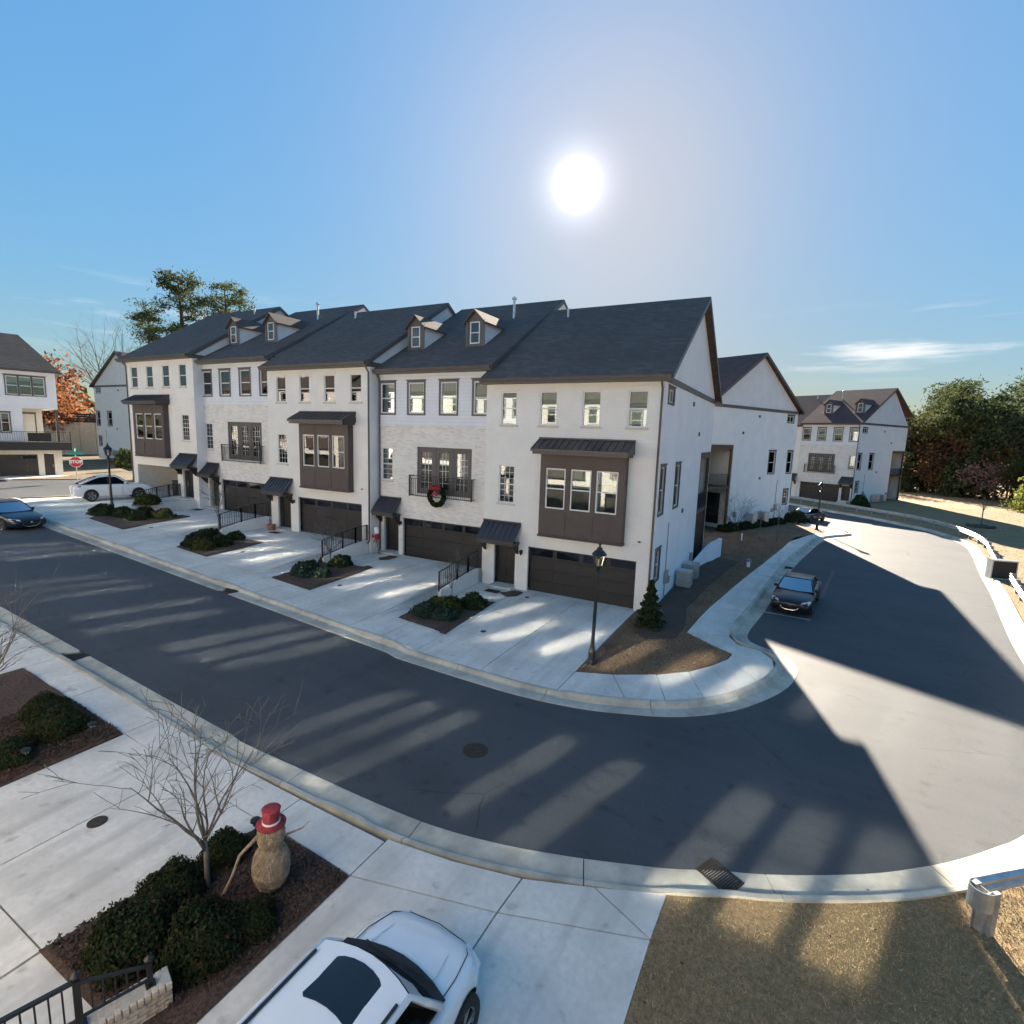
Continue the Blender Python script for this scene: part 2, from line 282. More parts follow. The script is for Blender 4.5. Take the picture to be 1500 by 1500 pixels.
    def mesh(s, name, mats, smooth=False):
        me = bpy.data.meshes.new(name); v = s.v; f = s.f
        if s.mir is not None: v = [(s.mir-x, y, z) for x, y, z in v]; f = [t[::-1] for t in f]
        me.from_pydata(v, [], f)
        for m in (mats if isinstance(mats, (list, tuple)) else [mats]): me.materials.append(MT[m] if isinstance(m, str) else m)
        if any(s.m): me.polygons.foreach_set('material_index', s.m)
        if smooth: me.polygons.foreach_set('use_smooth', [True]*len(f))
        return me
    def build(s, name, mats, parent=None, smooth=False, loc=None, recalc=False):
        me = s.mesh(name, mats, smooth)
        if recalc: fixn(me)
        o = bpy.data.objects.new(name, me); link(o, parent)
        if loc is not None: o.location = loc
        return o
def fixn(me):
    b = bmesh.new(); b.from_mesh(me); bmesh.ops.recalc_face_normals(b, faces=b.faces); b.to_mesh(me); b.free()
def npmesh(name, V, F, mats, mi=None):
    """fast mesh from arrays; F is (n,k) with constant k"""
    me = bpy.data.meshes.new(name); n, k = F.shape
    me.vertices.add(len(V)); me.vertices.foreach_set('co', np.ascontiguousarray(V, np.float32).ravel())
    me.loops.add(n*k); me.loops.foreach_set('vertex_index', np.ascontiguousarray(F, np.int32).ravel())
    me.polygons.add(n); me.polygons.foreach_set('loop_start', np.arange(0, n*k, k, dtype=np.int32))
    for m in mats: me.materials.append(MT[m])
    if mi is not None: me.polygons.foreach_set('material_index', np.ascontiguousarray(mi, np.int32))
    me.update(); me.validate(); return me
def obj(name, me, parent=None, loc=(0, 0, 0), rz=0, sc=None):
    o = bpy.data.objects.new(name, me); link(o, parent); o.location = loc; o.rotation_euler = (0, 0, rz)
    if sc: o.scale = sc if isinstance(sc, tuple) else (sc,)*3
    return o
# ------------------------------------------------------------------ terrain: the street climbs gently to the left
def sst(a, b, x):
    t = min(1, max(0, (x-a)/(b-a))); return t*t*(3-2*t)
def hx(x):
    if x > 4.6: return 0.
    if x > .6: return .0335*(4.6-x)**2/8.
    z = .067*(2.6-x)
    if x < -28: z = .067*30.6+.2*(1-math.exp((x+28)*.1))
    return z
BND = (-1.85, -8.75, -16.65, -23.7)
def terrace(x): return sum(.5*(1-sst(b-.12, b+.12, x)) for b in BND)
def hgt(x, y):
    if -6.6 < y < 22 and -36 < x < 8:
        w = sst(-6.6, -3.6, y)*(1-sst(17, 22, y))*sst(-36, -32, x); return hx(x)*(1-w)+terrace(x)*w
    return hx(x)
def sheet(name, poly, off, mats, thick=0, parent=None, mound=0, bevel=0):
    """flat polygon draped on the terrain"""
    bm = bmesh.new(); vs = [bm.verts.new((p[0], p[1], 0)) for p in poly]; f = bm.faces.new(vs); f.normal_update()
    if f.normal.z < 0 or sum(poly[i][0]*poly[(i+1) % len(poly)][1]-poly[(i+1) % len(poly)][0]*poly[i][1] for i in range(len(poly))) < 0: f.normal_flip()
    bmesh.ops.triangulate(bm, faces=bm.faces[:])
    x0 = min(p[0] for p in poly); x1 = max(p[0] for p in poly); y0 = min(p[1] for p in poly); y1 = max(p[1] for p in poly)
    xc = []; yc = []
    if x0 < 4.6:
        step = .5 if x1-x0 < 30 else 1.0
        xc += [x for x in np.arange(math.floor(x0), 4.7, step) if x0 < x < x1]
        if x0 < -28: xc = [x for x in xc if x > -50]
    if y1 > -6.6 and y0 < 0 and x0 < 0:
        xc += [b+d for b in BND for d in (-.12, -.06, 0, .06, .12) if x0 < b+d < x1]; yc += [y for y in np.arange(-6.6, -3.4, .3) if y0 < y < y1]
    if mound: xc += list(np.arange(x0, x1, .25)); yc += list(np.arange(y0, y1, .25))
    for x in xc: bmesh.ops.bisect_plane(bm, geom=bm.verts[:]+bm.edges[:]+bm.faces[:], plane_co=(x, 0, 0), plane_no=(1, 0, 0), dist=1e-5)
    for y in yc: bmesh.ops.bisect_plane(bm, geom=bm.verts[:]+bm.edges[:]+bm.faces[:], plane_co=(0, y, 0), plane_no=(0, 1, 0), dist=1e-5)
    bd = {v for e in bm.edges if e.is_boundary for v in e.verts}
    for v in bm.verts:
        v.co.z = hgt(v.co.x, v.co.y)+off
        if mound and v not in bd: v.co.z += mound*(.6+.4*math.sin(v.co.x*5)*math.cos(v.co.y*4.3))
    if thick:
        be = [e for e in bm.edges if e.is_boundary]; r = bmesh.ops.extrude_edge_only(bm, edges=be)
        for g in r['geom']:
            if isinstance(g, bmesh.types.BMVert): g.co.z -= thick
    me = bpy.data.meshes.new(name); bm.to_mesh(me); bm.free()
    for m in (mats if isinstance(mats, (list, tuple)) else [mats]): me.materials.append(MT[m])
    o = bpy.data.objects.new(name, me); link(o, parent); return o
def smooth_path(pts, n=6):
    P = [Vector((*p, 0)) for p in pts]; out = []
    for i in range(len(P)-1):
        a, b, c, d = P[max(i-1, 0)], P[i], P[i+1], P[min(i+2, len(P)-1)]
        for k in range(n):
            t = k/n; out.append(.5*((2*b)+(c-a)*t+(2*a-5*b+4*c-d)*t*t+(3*b-a-3*c+d)*t**3))
    out.append(P[-1]); return [(p.x, p.y) for p in out]
def resample(pts, step):
    P = [Vector((*p, 0)) for p in pts]; L = [0]
    for a, b in zip(P, P[1:]): L.append(L[-1]+(b-a).length)
    n = max(1, round(L[-1]/step)); out = []; j = 0
    for i in range(n+1):
        s = L[-1]*i/n
        while j < len(L)-2 and L[j+1] < s: j += 1
        t = (s-L[j])/max(1e-9, L[j+1]-L[j]); q = P[j].lerp(P[j+1], min(1, t)); out.append((q.x, q.y))
    return out
def normals(pts):
    out = []
    for i in range(len(pts)):
        a = pts[max(i-1, 0)]; b = pts[min(i+1, len(pts)-1)]; d = Vector((b[0]-a[0], b[1]-a[1])).normalized(); out.append((-d.y, d.x))
    return out
# ------------------------------------------------------------------ ground, road, kerbs, paving
gv = []; gx = sorted(set([-600, -300, -150, -90, -60, -45]+list(np.arange(-40, 5.1, 1.5))+[8, 12, 20, 30, 60, 120, 300, 600])); gy = [-300, -120, -60, -30, -22, -14, -8, -6.6, -5.6, -4.6, -3.6, 0, 8, 16, 20, 24, 32, 60, 120, 300, 700]
b = MB()
for y in gy:
    for x in gx: b.v.append((x, y, hx(max(x, -200))-.45))
nx = len(gx)
for j in range(len(gy)-1):
    for i in range(nx-1): b.f.append((j*nx+i, j*nx+i+1, (j+1)*nx+i+1, (j+1)*nx+i)); b.m.append(0)
tag(b.build('ground', 'yard'), kind='structure')
FAR = [(-40, -8.68), (-30, -8.68), (-22, -8.68), (-12, -8.68), (-4, -8.66), (2, -8.66), (5.0, -8.66), (6.71, -8.43), (7.87, -8.04), (8.89, -7.57), (9.87, -6.8), (10.62, -5.84), (11.4, -4.3), (11.72, -2.9), (11.62, -2.0), (11.2, -1.35), (10.55, -1.05), (10.15, -.6), (10.12, .5), (10.48, 3.4), (11.39, 12.4), (12.3, 18.5), (13.3, 24.0), (14.3, 26.2), (15.3, 27.6), (15.9, 28.9), (15.6, 30.2), (14.4, 31.5), (12.5, 33.8), (9.5, 38.5), (4, 47)]
OUT = [(2, 58), (9, 51.0), (14.0, 45.2), (17.2, 42.0), (19.4, 39.0), (21.2, 36.0), (22.2, 32.5), (22.5, 28.8), (22.0, 24.6), (20.9, 18.05), (20.1, 12.7), (19.2, 7.5), (18.6, 3.75), (18.15, 0), (17.6, -3.5), (16.6, -6.6), (15.46, -8.4), (14.83, -9.15), (14.14, -9.88), (13.49, -10.45), (12.89, -10.92), (12.06, -11.45), (11.2, -11.93), (10.59, -12.2), (9.91, -12.56), (9.11, -12.89), (8.37, -13.17), (7.32, -13.5), (6.17, -13.74), (4.92, -13.84), (2.7, -13.88), (0, -13.95), (-5, -13.96), (-12, -13.97), (-25, -13.97), (-40, -13.97)]
FARS = resample(smooth_path(FAR[1:]), .33); OUTS = resample(smooth_path(OUT[:-1]), .33)
road_poly = [(-62, -13.97)]+[(-40, -13.97)]+[p for p in reversed(OUTS)]+[(2, 47)]+[p for p in reversed(FARS)]+[(-31, -8.2), (-32, -7), (-32.4, -4), (-33.5, -1), (-37, 3), (-40, 3), (-42, .5), (-44, -2.6), (-62, -6)]
road_poly = [p for i, p in enumerate(road_poly) if i == 0 or (abs(p[0]-road_poly[i-1][0])+abs(p[1]-road_poly[i-1][1]) > 1e-3)]
tag(sheet('road', road_poly, -.10, 'asphalt'), kind='structure')
def kerb(name, path, side, low, seg=9, w=.62):
    """gutter pan and rolled kerb as separate cast lengths; low(x,y) gives 0 at a dropped kerb and 1 at a full one"""
    root = empty(name, kind='structure'); nm = normals(path); n = len(path)
    for a in range(0, n-1, seg):
        e = min(a+seg, n-1); b = MB(); ring = []
        for i in range(a, e+1):
            x, y = path[i]; nx_, ny_ = nm[i][0]*side, nm[i][1]*side; h = low(x, y)
            t = .012 if i == a else 0
            if i == a and i+1 < n: x += (path[i+1][0]-x)*.05; y += (path[i+1][1]-y)*.05
            prof = [(-.02, -.20), (0, -.088), (.06, -.085), (.40, -.105), (.45, -.09+.05*h), (.485, -.03+.05*h), (.53, .0+.045*h), (w, .004+.045*h), (w, -.2)]
            ring.append([(x+nx_*d, y+ny_*d, hgt(x+nx_*d, y+ny_*d)+z) for d, z in prof])
        k = len(ring[0])
        vs = [v for r in ring for v in r]; fs = []
        for i in range(len(ring)-1):
            for j in range(k-1):
                q = (i*k+j, i*k+j+1, (i+1)*k+j+1, (i+1)*k+j); fs.append(q if side > 0 else q[::-1])
        fs += [tuple(range(k)), tuple((len(ring)-1)*k+j for j in range(k))]
        b.add(vs, fs); b.build('kerb_length', 'kerb', root, recalc=True)
def lowfar(x, y):
    if y < -8 and x < 6.2:
        for d0, d1 in ((.55, 6.3), (-7.3, -1.5), (-14.9, -9.1), (-22.3, -16.7), (-31, -25)):
            if d0 < x < d1: return 0
            if d0-.5 < x < d1+.5: return .5
        return 1
    if 9.8 < x < 11.4 and -1.5 < y < -.6: return .1
    return 1
def lownear(x, y):
    if 5.0 < x < 9.75 and y < -12: return 0
    if -2.2 < x < 3.8 and y < -13: return 0
    if -12 < x < -6.5 and y < -13: return 0
    return 1
kerb('far_kerb', FARS, 1, lowfar); kerb('near_kerb', OUTS, 1, lownear)
# paving: every cast slab is its own piece
def slabs(name, polys, off=.0, m='concrete', gap=.012):
    root = empty(name, kind='structure')
    for p in polys:
        c = Vector((sum(q[0] for q in p)/len(p), sum(q[1] for q in p)/len(p)))
        n = len(p); A = sum(p[i][0]*p[(i+1) % n][1]-p[(i+1) % n][0]*p[i][1] for i in range(n)); s = 1 if A > 0 else -1; out = []
        for i in range(n):
            a, q, d = Vector(p[i-1]), Vector(p[i]), Vector(p[(i+1) % n]); e1 = (q-a).normalized(); e2 = (d-q).normalized()
            n1 = Vector((-e1.y, e1.x))*s; n2 = Vector((-e2.y, e2.x))*s; k = max(.35, 1+n1.dot(n2)); v = q+(n1+n2)/k*gap; out.append((v.x, v.y))
        o = sheet('slab', out, off, m, thick=.12, parent=root)
    return root
far = []
drives = {'A': (.95, 5.85), 'B': (-6.85, -1.9), 'C': (-14.4, -9.3), 'D': (-22.0, -17.1), 'E': (-30.7, -25.6)}
cuts = [-31.5, -30.7, -28.15, -25.6, -23.7, -22, -19.5, -17.1, -15.8, -14.4, -11.85, -9.3, -8.0, -6.85, -4.4, -1.9, -.5, .95, 3.4, 5.85]
for a, c in zip(cuts, cuts[1:]): far.append([(a, -8.05), (c, -8.05), (c, -6.62), (a, -6.62)])
for u, (a, c) in drives.items():
    m = (a+c)/2
    for x0, x1 in ((a, m), (m, c)):
        for y0, y1 in ((-6.62, -3.3), (-3.3, .62)): far.append([(x0, y0), (x1, y0), (x1, y1), (x0, y1)])
for (a, c) in ((-1.72, .95), (-8.62, -6.85), (-16.5, -14.4), (-25.6, -23.85), (-23.55, -22.0)): far += [[(a, -6.62), (c, -6.62), (c, -3.3), (a, -3.3)], [(a, -3.3), (c, -3.3), (c, .62), (a, .62)]]
for (a, c) in ((-1.9, -1.72), (-8.75-.05, -8.62), (-9.3, -8.8), (-17.1, -16.5), (-23.85, -23.55)): far.append([(a, -6.62), (c, -6.62), (c, .62), (a, .62)])
# the walk bending round the corner and the walk along the side street
inner = [(5.85, -6.62), (6.88, -6.2), (8.0, -5.5), (8.8, -4.75), (9.35, -3.9), (9.72, -3.1), (9.81, -2.55)]
outer = [(5.85, -8.05), (6.7, -7.85), (7.65, -7.5), (8.6, -7.0), (9.5, -6.35), (10.15, -5.55), (10.75, -4.4), (11.08, -3.0)]
far += [[inner[0], outer[0], outer[1], outer[2], inner[1]], [inner[1], outer[2], outer[3], inner[2]], [inner[2], outer[3], outer[4], inner[3]], [inner[3], outer[4], outer[5], inner[4]], [inner[4], outer[5], outer[6], inner[5]], [inner[5], outer[6], outer[7], (11.0, -2.3), (10.6, -1.75), (9.9, -1.6), (9.2, -2.2), inner[6]], [(9.2, -2.2), (9.9, -1.6), (9.53, -.9), (8.12, -1.35)]]
sl_ = [(8.12, -1.35), (8.25, .6), (8.42, 2.4), (8.67, 4.2), (8.9, 6), (9.15, 7.8), (9.4, 9.6), (9.68, 11.4), (9.95, 13.2), (10.2, 15), (10.5, 17), (10.8, 19.2), (11.1, 21.6), (11.45, 24)]
sr_ = [(9.53, -.9), (9.52, .6), (9.7, 2.4), (9.95, 4.2), (10.15, 6), (10.35, 7.8), (10.55, 9.6), (10.75, 11.4), (10.95, 13.2), (11.2, 15), (11.5, 17), (11.85, 19.2), (12.25, 21.6), (12.72, 24)]
for i in range(len(sl_)-1): far.append([sl_[i], sr_[i], sr_[i+1], sl_[i+1]])
far += [[(11.45, 24), (12.72, 24), (13.75, 26.3), (12.6, 26.4)], [(12.6, 26.4), (13.75, 26.3), (14.9, 27.9), (13.6, 28.2)], [(13.6, 28.2), (14.9, 27.9), (15.25, 29.0), (13.9, 28.9)], [(13.9, 28.9), (15.25, 29.0), (14.9, 30.2), (13.5, 29.7)], [(13.5, 29.7), (14.9, 30.2), (12.6, 32.6), (11.7, 31.8)]]
slabs('far_pavement', far)
near = []
nb = lambda x: -14.29 if x < 4 else None
xc = [-16, -13.5, -11, -8.5, -6, -3.6, -1.2, .8, 3.45, 5.53]
for a, c in zip(xc, xc[1:]): near.append([(a, -15.3), (c, -15.33 if c < 5 else -15.39), (c, -14.57), (a, -14.57)])
near += [[(5.53, -15.39), (7.86, -14.79), (7.9, -14.06), (6.75, -14.33), (5.53, -14.5)], [(7.86, -14.79), (9.94, -14.08), (8.95, -13.64), (7.9, -14.06)], [(9.94, -14.08), (9.98, -13.16), (8.95, -13.64)]]
near += [[(5.53, -15.39), (5.53, -18.2), (7.83, -18.2), (7.86, -14.79)], [(7.86, -14.79), (7.83, -18.2), (9.9, -18.2), (9.94, -14.08)], [(5.3, -18.2), (5.3, -21.9), (7.83, -21.9), (7.83, -18.2)], [(7.83, -18.2), (7.83, -21.9), (9.9, -21.9), (9.9, -18.2)]]
near += [[(-1.18, -15.3), (.8, -15.3), (.8, -18.3), (-1.18, -18.3)], [(.8, -15.3), (3.45, -15.33), (3.0, -18.3), (.8, -18.3)], [(-1.18, -18.3), (.8, -18.3), (.8, -21.9), (-1.18, -21.9)], [(.8, -18.3), (2.95, -18.3), (2.95, -21.9), (.8, -21.9)], [(2.97, -18.3), (4.75, -18.3), (4.75, -19.4), (2.97, -19.4)], [(2.97, -19.4), (4.75, -19.4), (4.75, -21.9), (2.97, -21.9)]]
near += [[(-11, -15.3), (-8.5, -15.3), (-8.5, -21.9), (-11, -21.9)], [(-8.5, -15.3), (-6, -15.3), (-6, -21.9), (-8.5, -21.9)]]
slabs('near_pavement', near)
# left end: driveway before the far left house
slabs('side_driveway', [[(-46, -3.2), (-46.4, 1.3), (-50, .4), (-49.5, -4)], [(-49.5, -4), (-50, .4), (-54, -.7), (-53.5, -5)], [(-53.5, -5), (-54, -.7), (-60, -2), (-60, -6)], [(-44.2, -2.7), (-45.0, 1.7), (-46.4, 1.3), (-46, -3.2)]], off=-.02)
slabs('side_path', [[(-37.2, 3.1), (-36.2, 3.4), (-40.5, 9.5), (-41.6, 9.1)], [(-41.6, 9.1), (-40.5, 9.5), (-46, 15.5), (-47, 15.0)], [(-47, 15.0), (-46, 15.5), (-53, 22), (-54, 21.4)]], off=-.02)
# lawns, beds
tag(sheet('corner_lawn', [(5.87, -6.58), (6.88, -6.17), (7.97, -5.48), (8.77, -4.73), (9.32, -3.88), (9.69, -3.1), (9.78, -2.55), (9.18, -2.18), (8.1, -1.33), (8.22, .6), (8.4, 2.4), (8.88, 6), (9.38, 9.6), (9.93, 13.2), (10.48, 17), (11.08, 21.6), (12.58, 26.4), (13.57, 28.2), (13.87, 28.9), (13.47, 29.7), (11.6, 31.7), (10.6, 33.2), (5.9, 23.6), (5.5, 14.5), (6.38, 13), (6.38, .1), (5.87, .1)], .0, 'deadgrass', thick=.3), kind='structure')
lawnR = [(9.975, -13.16), (10.62, -12.82), (11.5, -12.38), (12.5, -11.83), (13.4, -11.2), (14.2, -10.6), (15.1, -9.75), (16.1, -8.5), (17.1, -6.9), (18.2, -3.7), (18.75, 0), (19.2, 3.7), (19.8, 7.4), (20.7, 12.6), (21.5, 18), (22.6, 24.5), (23.1, 28.8), (22.8, 32.7), (21.8, 36.3), (19.9, 39.4), (17.7, 42.4), (14.5, 45.6), (9.5, 51.5), (4, 56.5), (10, 72), (40, 110), (120, 110), (120, -40), (9.895, -40), (9.895, -18), (9.935, -14.1)]
tag(sheet('lawn', lawnR, .0, 'lawn', thick=.3), kind='structure')
tag(sheet('back_yard', [(5.4, 14.5), (5.85, 23.6), (10.4, 33.4), (4, 30), (-60, 30), (-60, 22.2), (-54, 21.5), (-46, 15.4), (-40.3, 9.4), (-36, 3.3), (-32.5, -3.5), (-31.6, -6.5), (-31.5, 14.4)], -.03, 'yard', thick=.3), kind='structure')
tag(sheet('side_slope', [(-37.4, 3.0), (-41.8, 9.0), (-47.2, 14.9), (-54.2, 21.3), (-70, 24), (-70, 16), (-48, 9.5), (-45.5, 2.2), (-44.2, -2.5), (-42.2, .4), (-40, 3.0)], -.03, 'yard', thick=.3), kind='structure')
def bed(poly, label, mound=.07):
    o = sheet('mulch_bed', poly, .012, 'mulch', mound=mound); tag(o, label, 'mulch bed', 'mulch beds along the driveways'); return o
bed([(-1.12, -6.43), (-1.81, -3.13), (-.7, -2.62), (.54, -2.2), (.62, -3.3), (.97, -6.43)], 'brown mulch bed nearest the right end of the far row, with a bare sapling')
bed([(-7.83, -6.55), (-8.78, -3.06), (-7.5, -2.6), (-6.18, -2.2), (-5.9, -4), (-5.53, -6.55)], 'brown mulch bed with blue-green shrubs between the second and third driveways')
bed([(-14.57, -6.58), (-16.68, -3.48), (-15.0, -3.1), (-12.9, -3.08), (-12.5, -4.8), (-12.23, -6.58)], 'brown mulch bed with a slim bare tree, middle of the far row')
bed([(-22.73, -6.58), (-24.23, -4.87), (-23.3, -3.3), (-21.3, -2.3), (-20.53, -2.3), (-19.25, -6.58)], 'brown mulch bed round the left lamp post beside the white coupe')
bed([(2.93, -18.33), (3.46, -15.36), (4.5, -15.38), (5.55, -15.42), (5.55, -17.4), (5.55, -18.1), (5.33, -18.15), (5.33, -21.9), (4.76, -21.9), (4.76, -18.33)], 'large mulch bed in the foreground under the vine snowman and bare tree', .06)
bed([(-6.0, -18.6), (-6.0, -15.33), (-3.61, -15.33), (-1.20, -15.33), (-1.16, -17.4), (-1.16, -18.6)], 'mulch bed at the left edge with three round dark shrubs', .06)
bed([(.0, -.95), (.55, -1.35), (.92, -1.0), (.9, -.35), (.4, -.25)], 'tiny mulch patch beside the doormat of the right end house', .05)
bed([(-7.35, -.6), (-6.95, -1.0), (-6.6, -.7), (-6.62, .1), (-7.1, .15)], 'tiny mulch patch left of the second garage door', .05)
bed([(6.45, -2.4), (7.0, -2.9), (7.9, -2.2), (7.95, -.6), (7.6, 1.5), (7.9, 6), (8.6, 12.5), (7.0, 12.8), (6.5, 5), (6.42, .2)], 'reddish mulch strip along the blue-shaded side wall of the right end house', .05)
# road paint, covers, drains
def flat(name, poly, off, m, label, cat, **k): return tag(sheet(name, poly, off, m), label, cat, **k)
flat('parking_line', [(10.47, 3.22), (12.18, 3.14), (12.18, 3.24), (10.47, 3.33)], -.094, 'paintwhite', 'white parking line painted on the asphalt before the parked black sedan', 'road marking')
flat('parking_line', [(12.62, 7.2), (13.42, 13.8), (13.56, 13.78), (12.76, 7.2)], -.094, 'paintred', 'faded red line painted beside the parked black sedan', 'road marking')
def cover(x, y, r, label, off, m='iron', group='round utility covers'):
    z = hgt(x, y)+off; e = empty('utility_cover', (x, y, z), label=label, cat='cover', group=group)
    MB().lathe([(r*1.14, 0), (r*1.14, .010), (r, .012)], n=28).build('rim', 'kerb' if m != 'iron' else 'iron', e)
    q = MB().lathe([(r*.97, .012), (r*.97, .018)], n=28)
    if r > .15:
        for k in range(-3, 4): w = math.sqrt(max(.01, (.86*r)**2-(k*r*.24)**2)); q.box(-w, w, k*r*.24-.012, k*r*.24+.012, .018, .026)
    q.build('lid', m, e)
cover(5.35, -11.41, .25, 'round iron manhole cover in the middle of the dark street', -.10)
cover(1.0, -16.8, .13, 'rusty round cover in the near driveway below the bare tree', .0)
cover(1.87, -5.38, .09, 'small dark cap in the right driveway near the mulch bed', .0)
cover(1.33, -.86, .08, 'small dark cap beside the right garage door', .0)
cover(-5.2, -5.3, .09, 'small dark cap at the edge of the second driveway', .0); cover(-11.9, -5.0, .09, 'small dark cap on the third driveway', .0); cover(-18.9, -5.4, .09, 'small dark cap on the fourth driveway', .0)
def grate(x, y, rz, L, label, n=15):
    e = empty('storm_drain', (x, y, hgt(x, y)-.095), rz, label=label, cat='storm drain', group='storm drains in the gutters')
    f = MB(); f.box(-L/2, L/2, -.02, .02, -.02, .02); f.box(-L/2, L/2, .38, .42, -.02, .02); f.box(-L/2, -L/2+.03, .02, .38, -.02, .02); f.box(L/2-.03, L/2, .02, .38, -.02, .02); f.build('frame', 'iron', e)
    me = MB().box(-.012, .012, .02, .38, -.018, .016).mesh('bar', 'iron')
    for k in range(n): obj('bar', me, e, (-L/2+.05+(L-.1)*k/(n-1), 0, 0))
    MB().box(-L/2+.02, L/2-.02, .0, .4, -.012, -.008).build('pit', 'plastic', e)
grate(10.72, -12.13, math.radians(152), .62, 'black barred storm drain in the near gutter by the brown lawn')
grate(-7.9, -8.66, 0, .7, 'dark storm drain in the far gutter opposite the second mulch bed', 12)
grate(-6.1, -13.98, PI, .7, 'reddish storm drain in the near gutter at the left edge', 12)
grate(11.42, 12.9, math.radians(84), .6, 'small dark storm drain in the gutter behind the parked black sedan', 10)
# ------------------------------------------------------------------ townhouses
def window(par, x0, x1, z0, z1, y, mir, dark=False, grid=None, blind=None, ax='x', out=-1, lites=1, sashes=True, fw=.055):
    """a window in the wall plane y (ax 'x': facade, ax 'y': side wall, then x0,x1 run along y and y is the wall's x). out: direction of outside"""
    T = (lambda x, d, z: (x, y-out*d, z)) if ax == 'x' else (lambda x, d, z: (y-out*d, x, z))
    def bx(b, a, c, d0, d1, e, f, m=0):
        p = T(a, d0, e); q = T(c, d1, f); b.box(min(p[0], q[0]), max(p[0], q[0]), min(p[1], q[1]), max(p[1], q[1]), e, f, m)
    b = MB(mir); i0, i1, j0, j1 = x0+.004, x1-.004, z0+.004, z1-.004
    if dark:
        t = .085; bx(b, x0-t, x0-.001, -.03, -.004, z0-t, z1+t); bx(b, x1+.001, x1+t, -.03, -.004, z0-t, z1+t); bx(b, x0-.001, x1+.001, -.03, -.004, z0-t, z0-.001); bx(b, x0-.001, x1+.001, -.03, -.004, z1+.001, z1+t); bx(b, x0-t-.05, x1+t+.05, -.05, -.005, z1+t+.001, z1+t+.06)
    wm = 1 if dark else 0
    bx(b, i0, i0+fw, .03, .10, j0, j1, wm); bx(b, i1-fw, i1, .03, .10, j0, j1, wm); bx(b, i0+fw, i1-fw, .03, .10, j0, j0+fw, wm); bx(b, i0+fw, i1-fw, .03, .10, j1-fw, j1, wm)
    zm = (z0+z1)/2
    if sashes: bx(b, i0+fw, i1-fw, .035, .095, zm-.025, zm+.025, wm)
    for k in range(1, lites): xm = i0+(i1-i0)*k/lites; bx(b, xm-.03, xm+.03, .035, .095, j0+fw, j1-fw, wm)
    bx(b, i0+.01, i1-.01, .17, .19, j0+.01, j1-.01, 2)
    o = b.build('window', (['trimdk', 'whiteframe', 'darkroom'] if dark else ['whiteframe', 'whiteframe', 'darkroom']), par)
    g = MB(mir); bx(g, i0+fw, i1-fw, .066, .070, j0+fw, j1-fw); g.build('pane', PANE, o)
    if grid:
        q = MB(mir); nc, nr = grid
        for k in range(1, nc): xm = i0+fw+(i1-i0-2*fw)*k/nc; bx(q, xm-.009, xm+.009, .054, .063, j0+fw, j1-fw)
        for k in range(1, nr): zz = j0+fw+(j1-j0-2*fw)*k/nr; bx(q, i0+fw, i1-fw, .052, .061, zz-.009, zz+.009)
        q.build('muntins', 'whiteframe', o)
    if blind:
        q = MB(mir); zb = j1-fw-(j1-j0-2*fw)*blind; n = max(4, int((j1-fw-zb)/.09))
        for k in range(n): a = zb+(j1-fw-zb)*k/n; bx(q, i0+fw+.01, i1-fw-.01, .115+.008*(k % 2), .13, a, a+(j1-fw-zb)/n-.004)
        q.build('blind', 'blind', o)
    return o
def garage(par, x0, x1, z1, y, mir, y_in=.22, cols=4):
    e = MB(mir); e.box(x0, x1, y+y_in+.06, y+y_in+.10, -.3, z1); d = e.build('garage_door', 'dkdoor', par)
    rows = 4; h = z1/rows; w = (x1-x0)/cols
    for r in range(rows):
        p = MB(mir); z0_ = r*h+.006; z1_ = (r+1)*h-.006; p.box(x0+.01, x1-.01, y+y_in, y+y_in+.055, z0_ if r else -.25, z1_)
        if r < rows-1:
            for c in range(cols): p.box(x0+c*w+.07, x0+(c+1)*w-.07, y+y_in-.014, y+y_in-.001, max(z0_, .0)+.07, z1_-.07)
        p.build('door_panel', 'dkdoor', d)
    for c in range(cols):
        p = MB(mir); p.box(x0+c*w+.10, x0+(c+1)*w-.10, y+y_in-.012, y+y_in-.002, 3*h+.10, 4*h-.10); p.build('door_lite', 'sunroof', d)
    return d
def front_door(par, x0, x1, z0, z1, y, mir):
    b = MB(mir); b.box(x0, x1, y+.30, y+.35, z0, z1)
    d = b.build('front_door', 'dkdoor', par); w = x1-x0
    for q in (0, 1):
        for (a, c) in ((.1, .42), (.47, .92)):
            p = MB(mir); p.box(x0+.08+q*(w/2-.02), x0+w/2-.04+q*(w/2-.04), y+.286, y+.299, z0+(z1-z0)*a, z0+(z1-z0)*c); p.build('door_panel', 'dkdoor', d)
    h = MB(mir); h.tube([(x1-.09, y+.24, z0+.8), (x1-.09, y+.24, z0+1.05)], .016); h.box(x1-.10, x1-.08, y+.24, y+.30, z0+.82, z0+.84); h.box(x1-.10, x1-.08, y+.24, y+.30, z0+1.0, z0+1.02); h.build('handle', 'galv', d)
    s = MB(mir); s.box(x0-.02, x1+.02, y-.42, y+.30, z0-.14, z0-.005); s.box(x0-.06, x1+.06, y-.72, y-.42, z0-.3, z0-.08); s.build('doorstep', 'concrete', par)
    return d
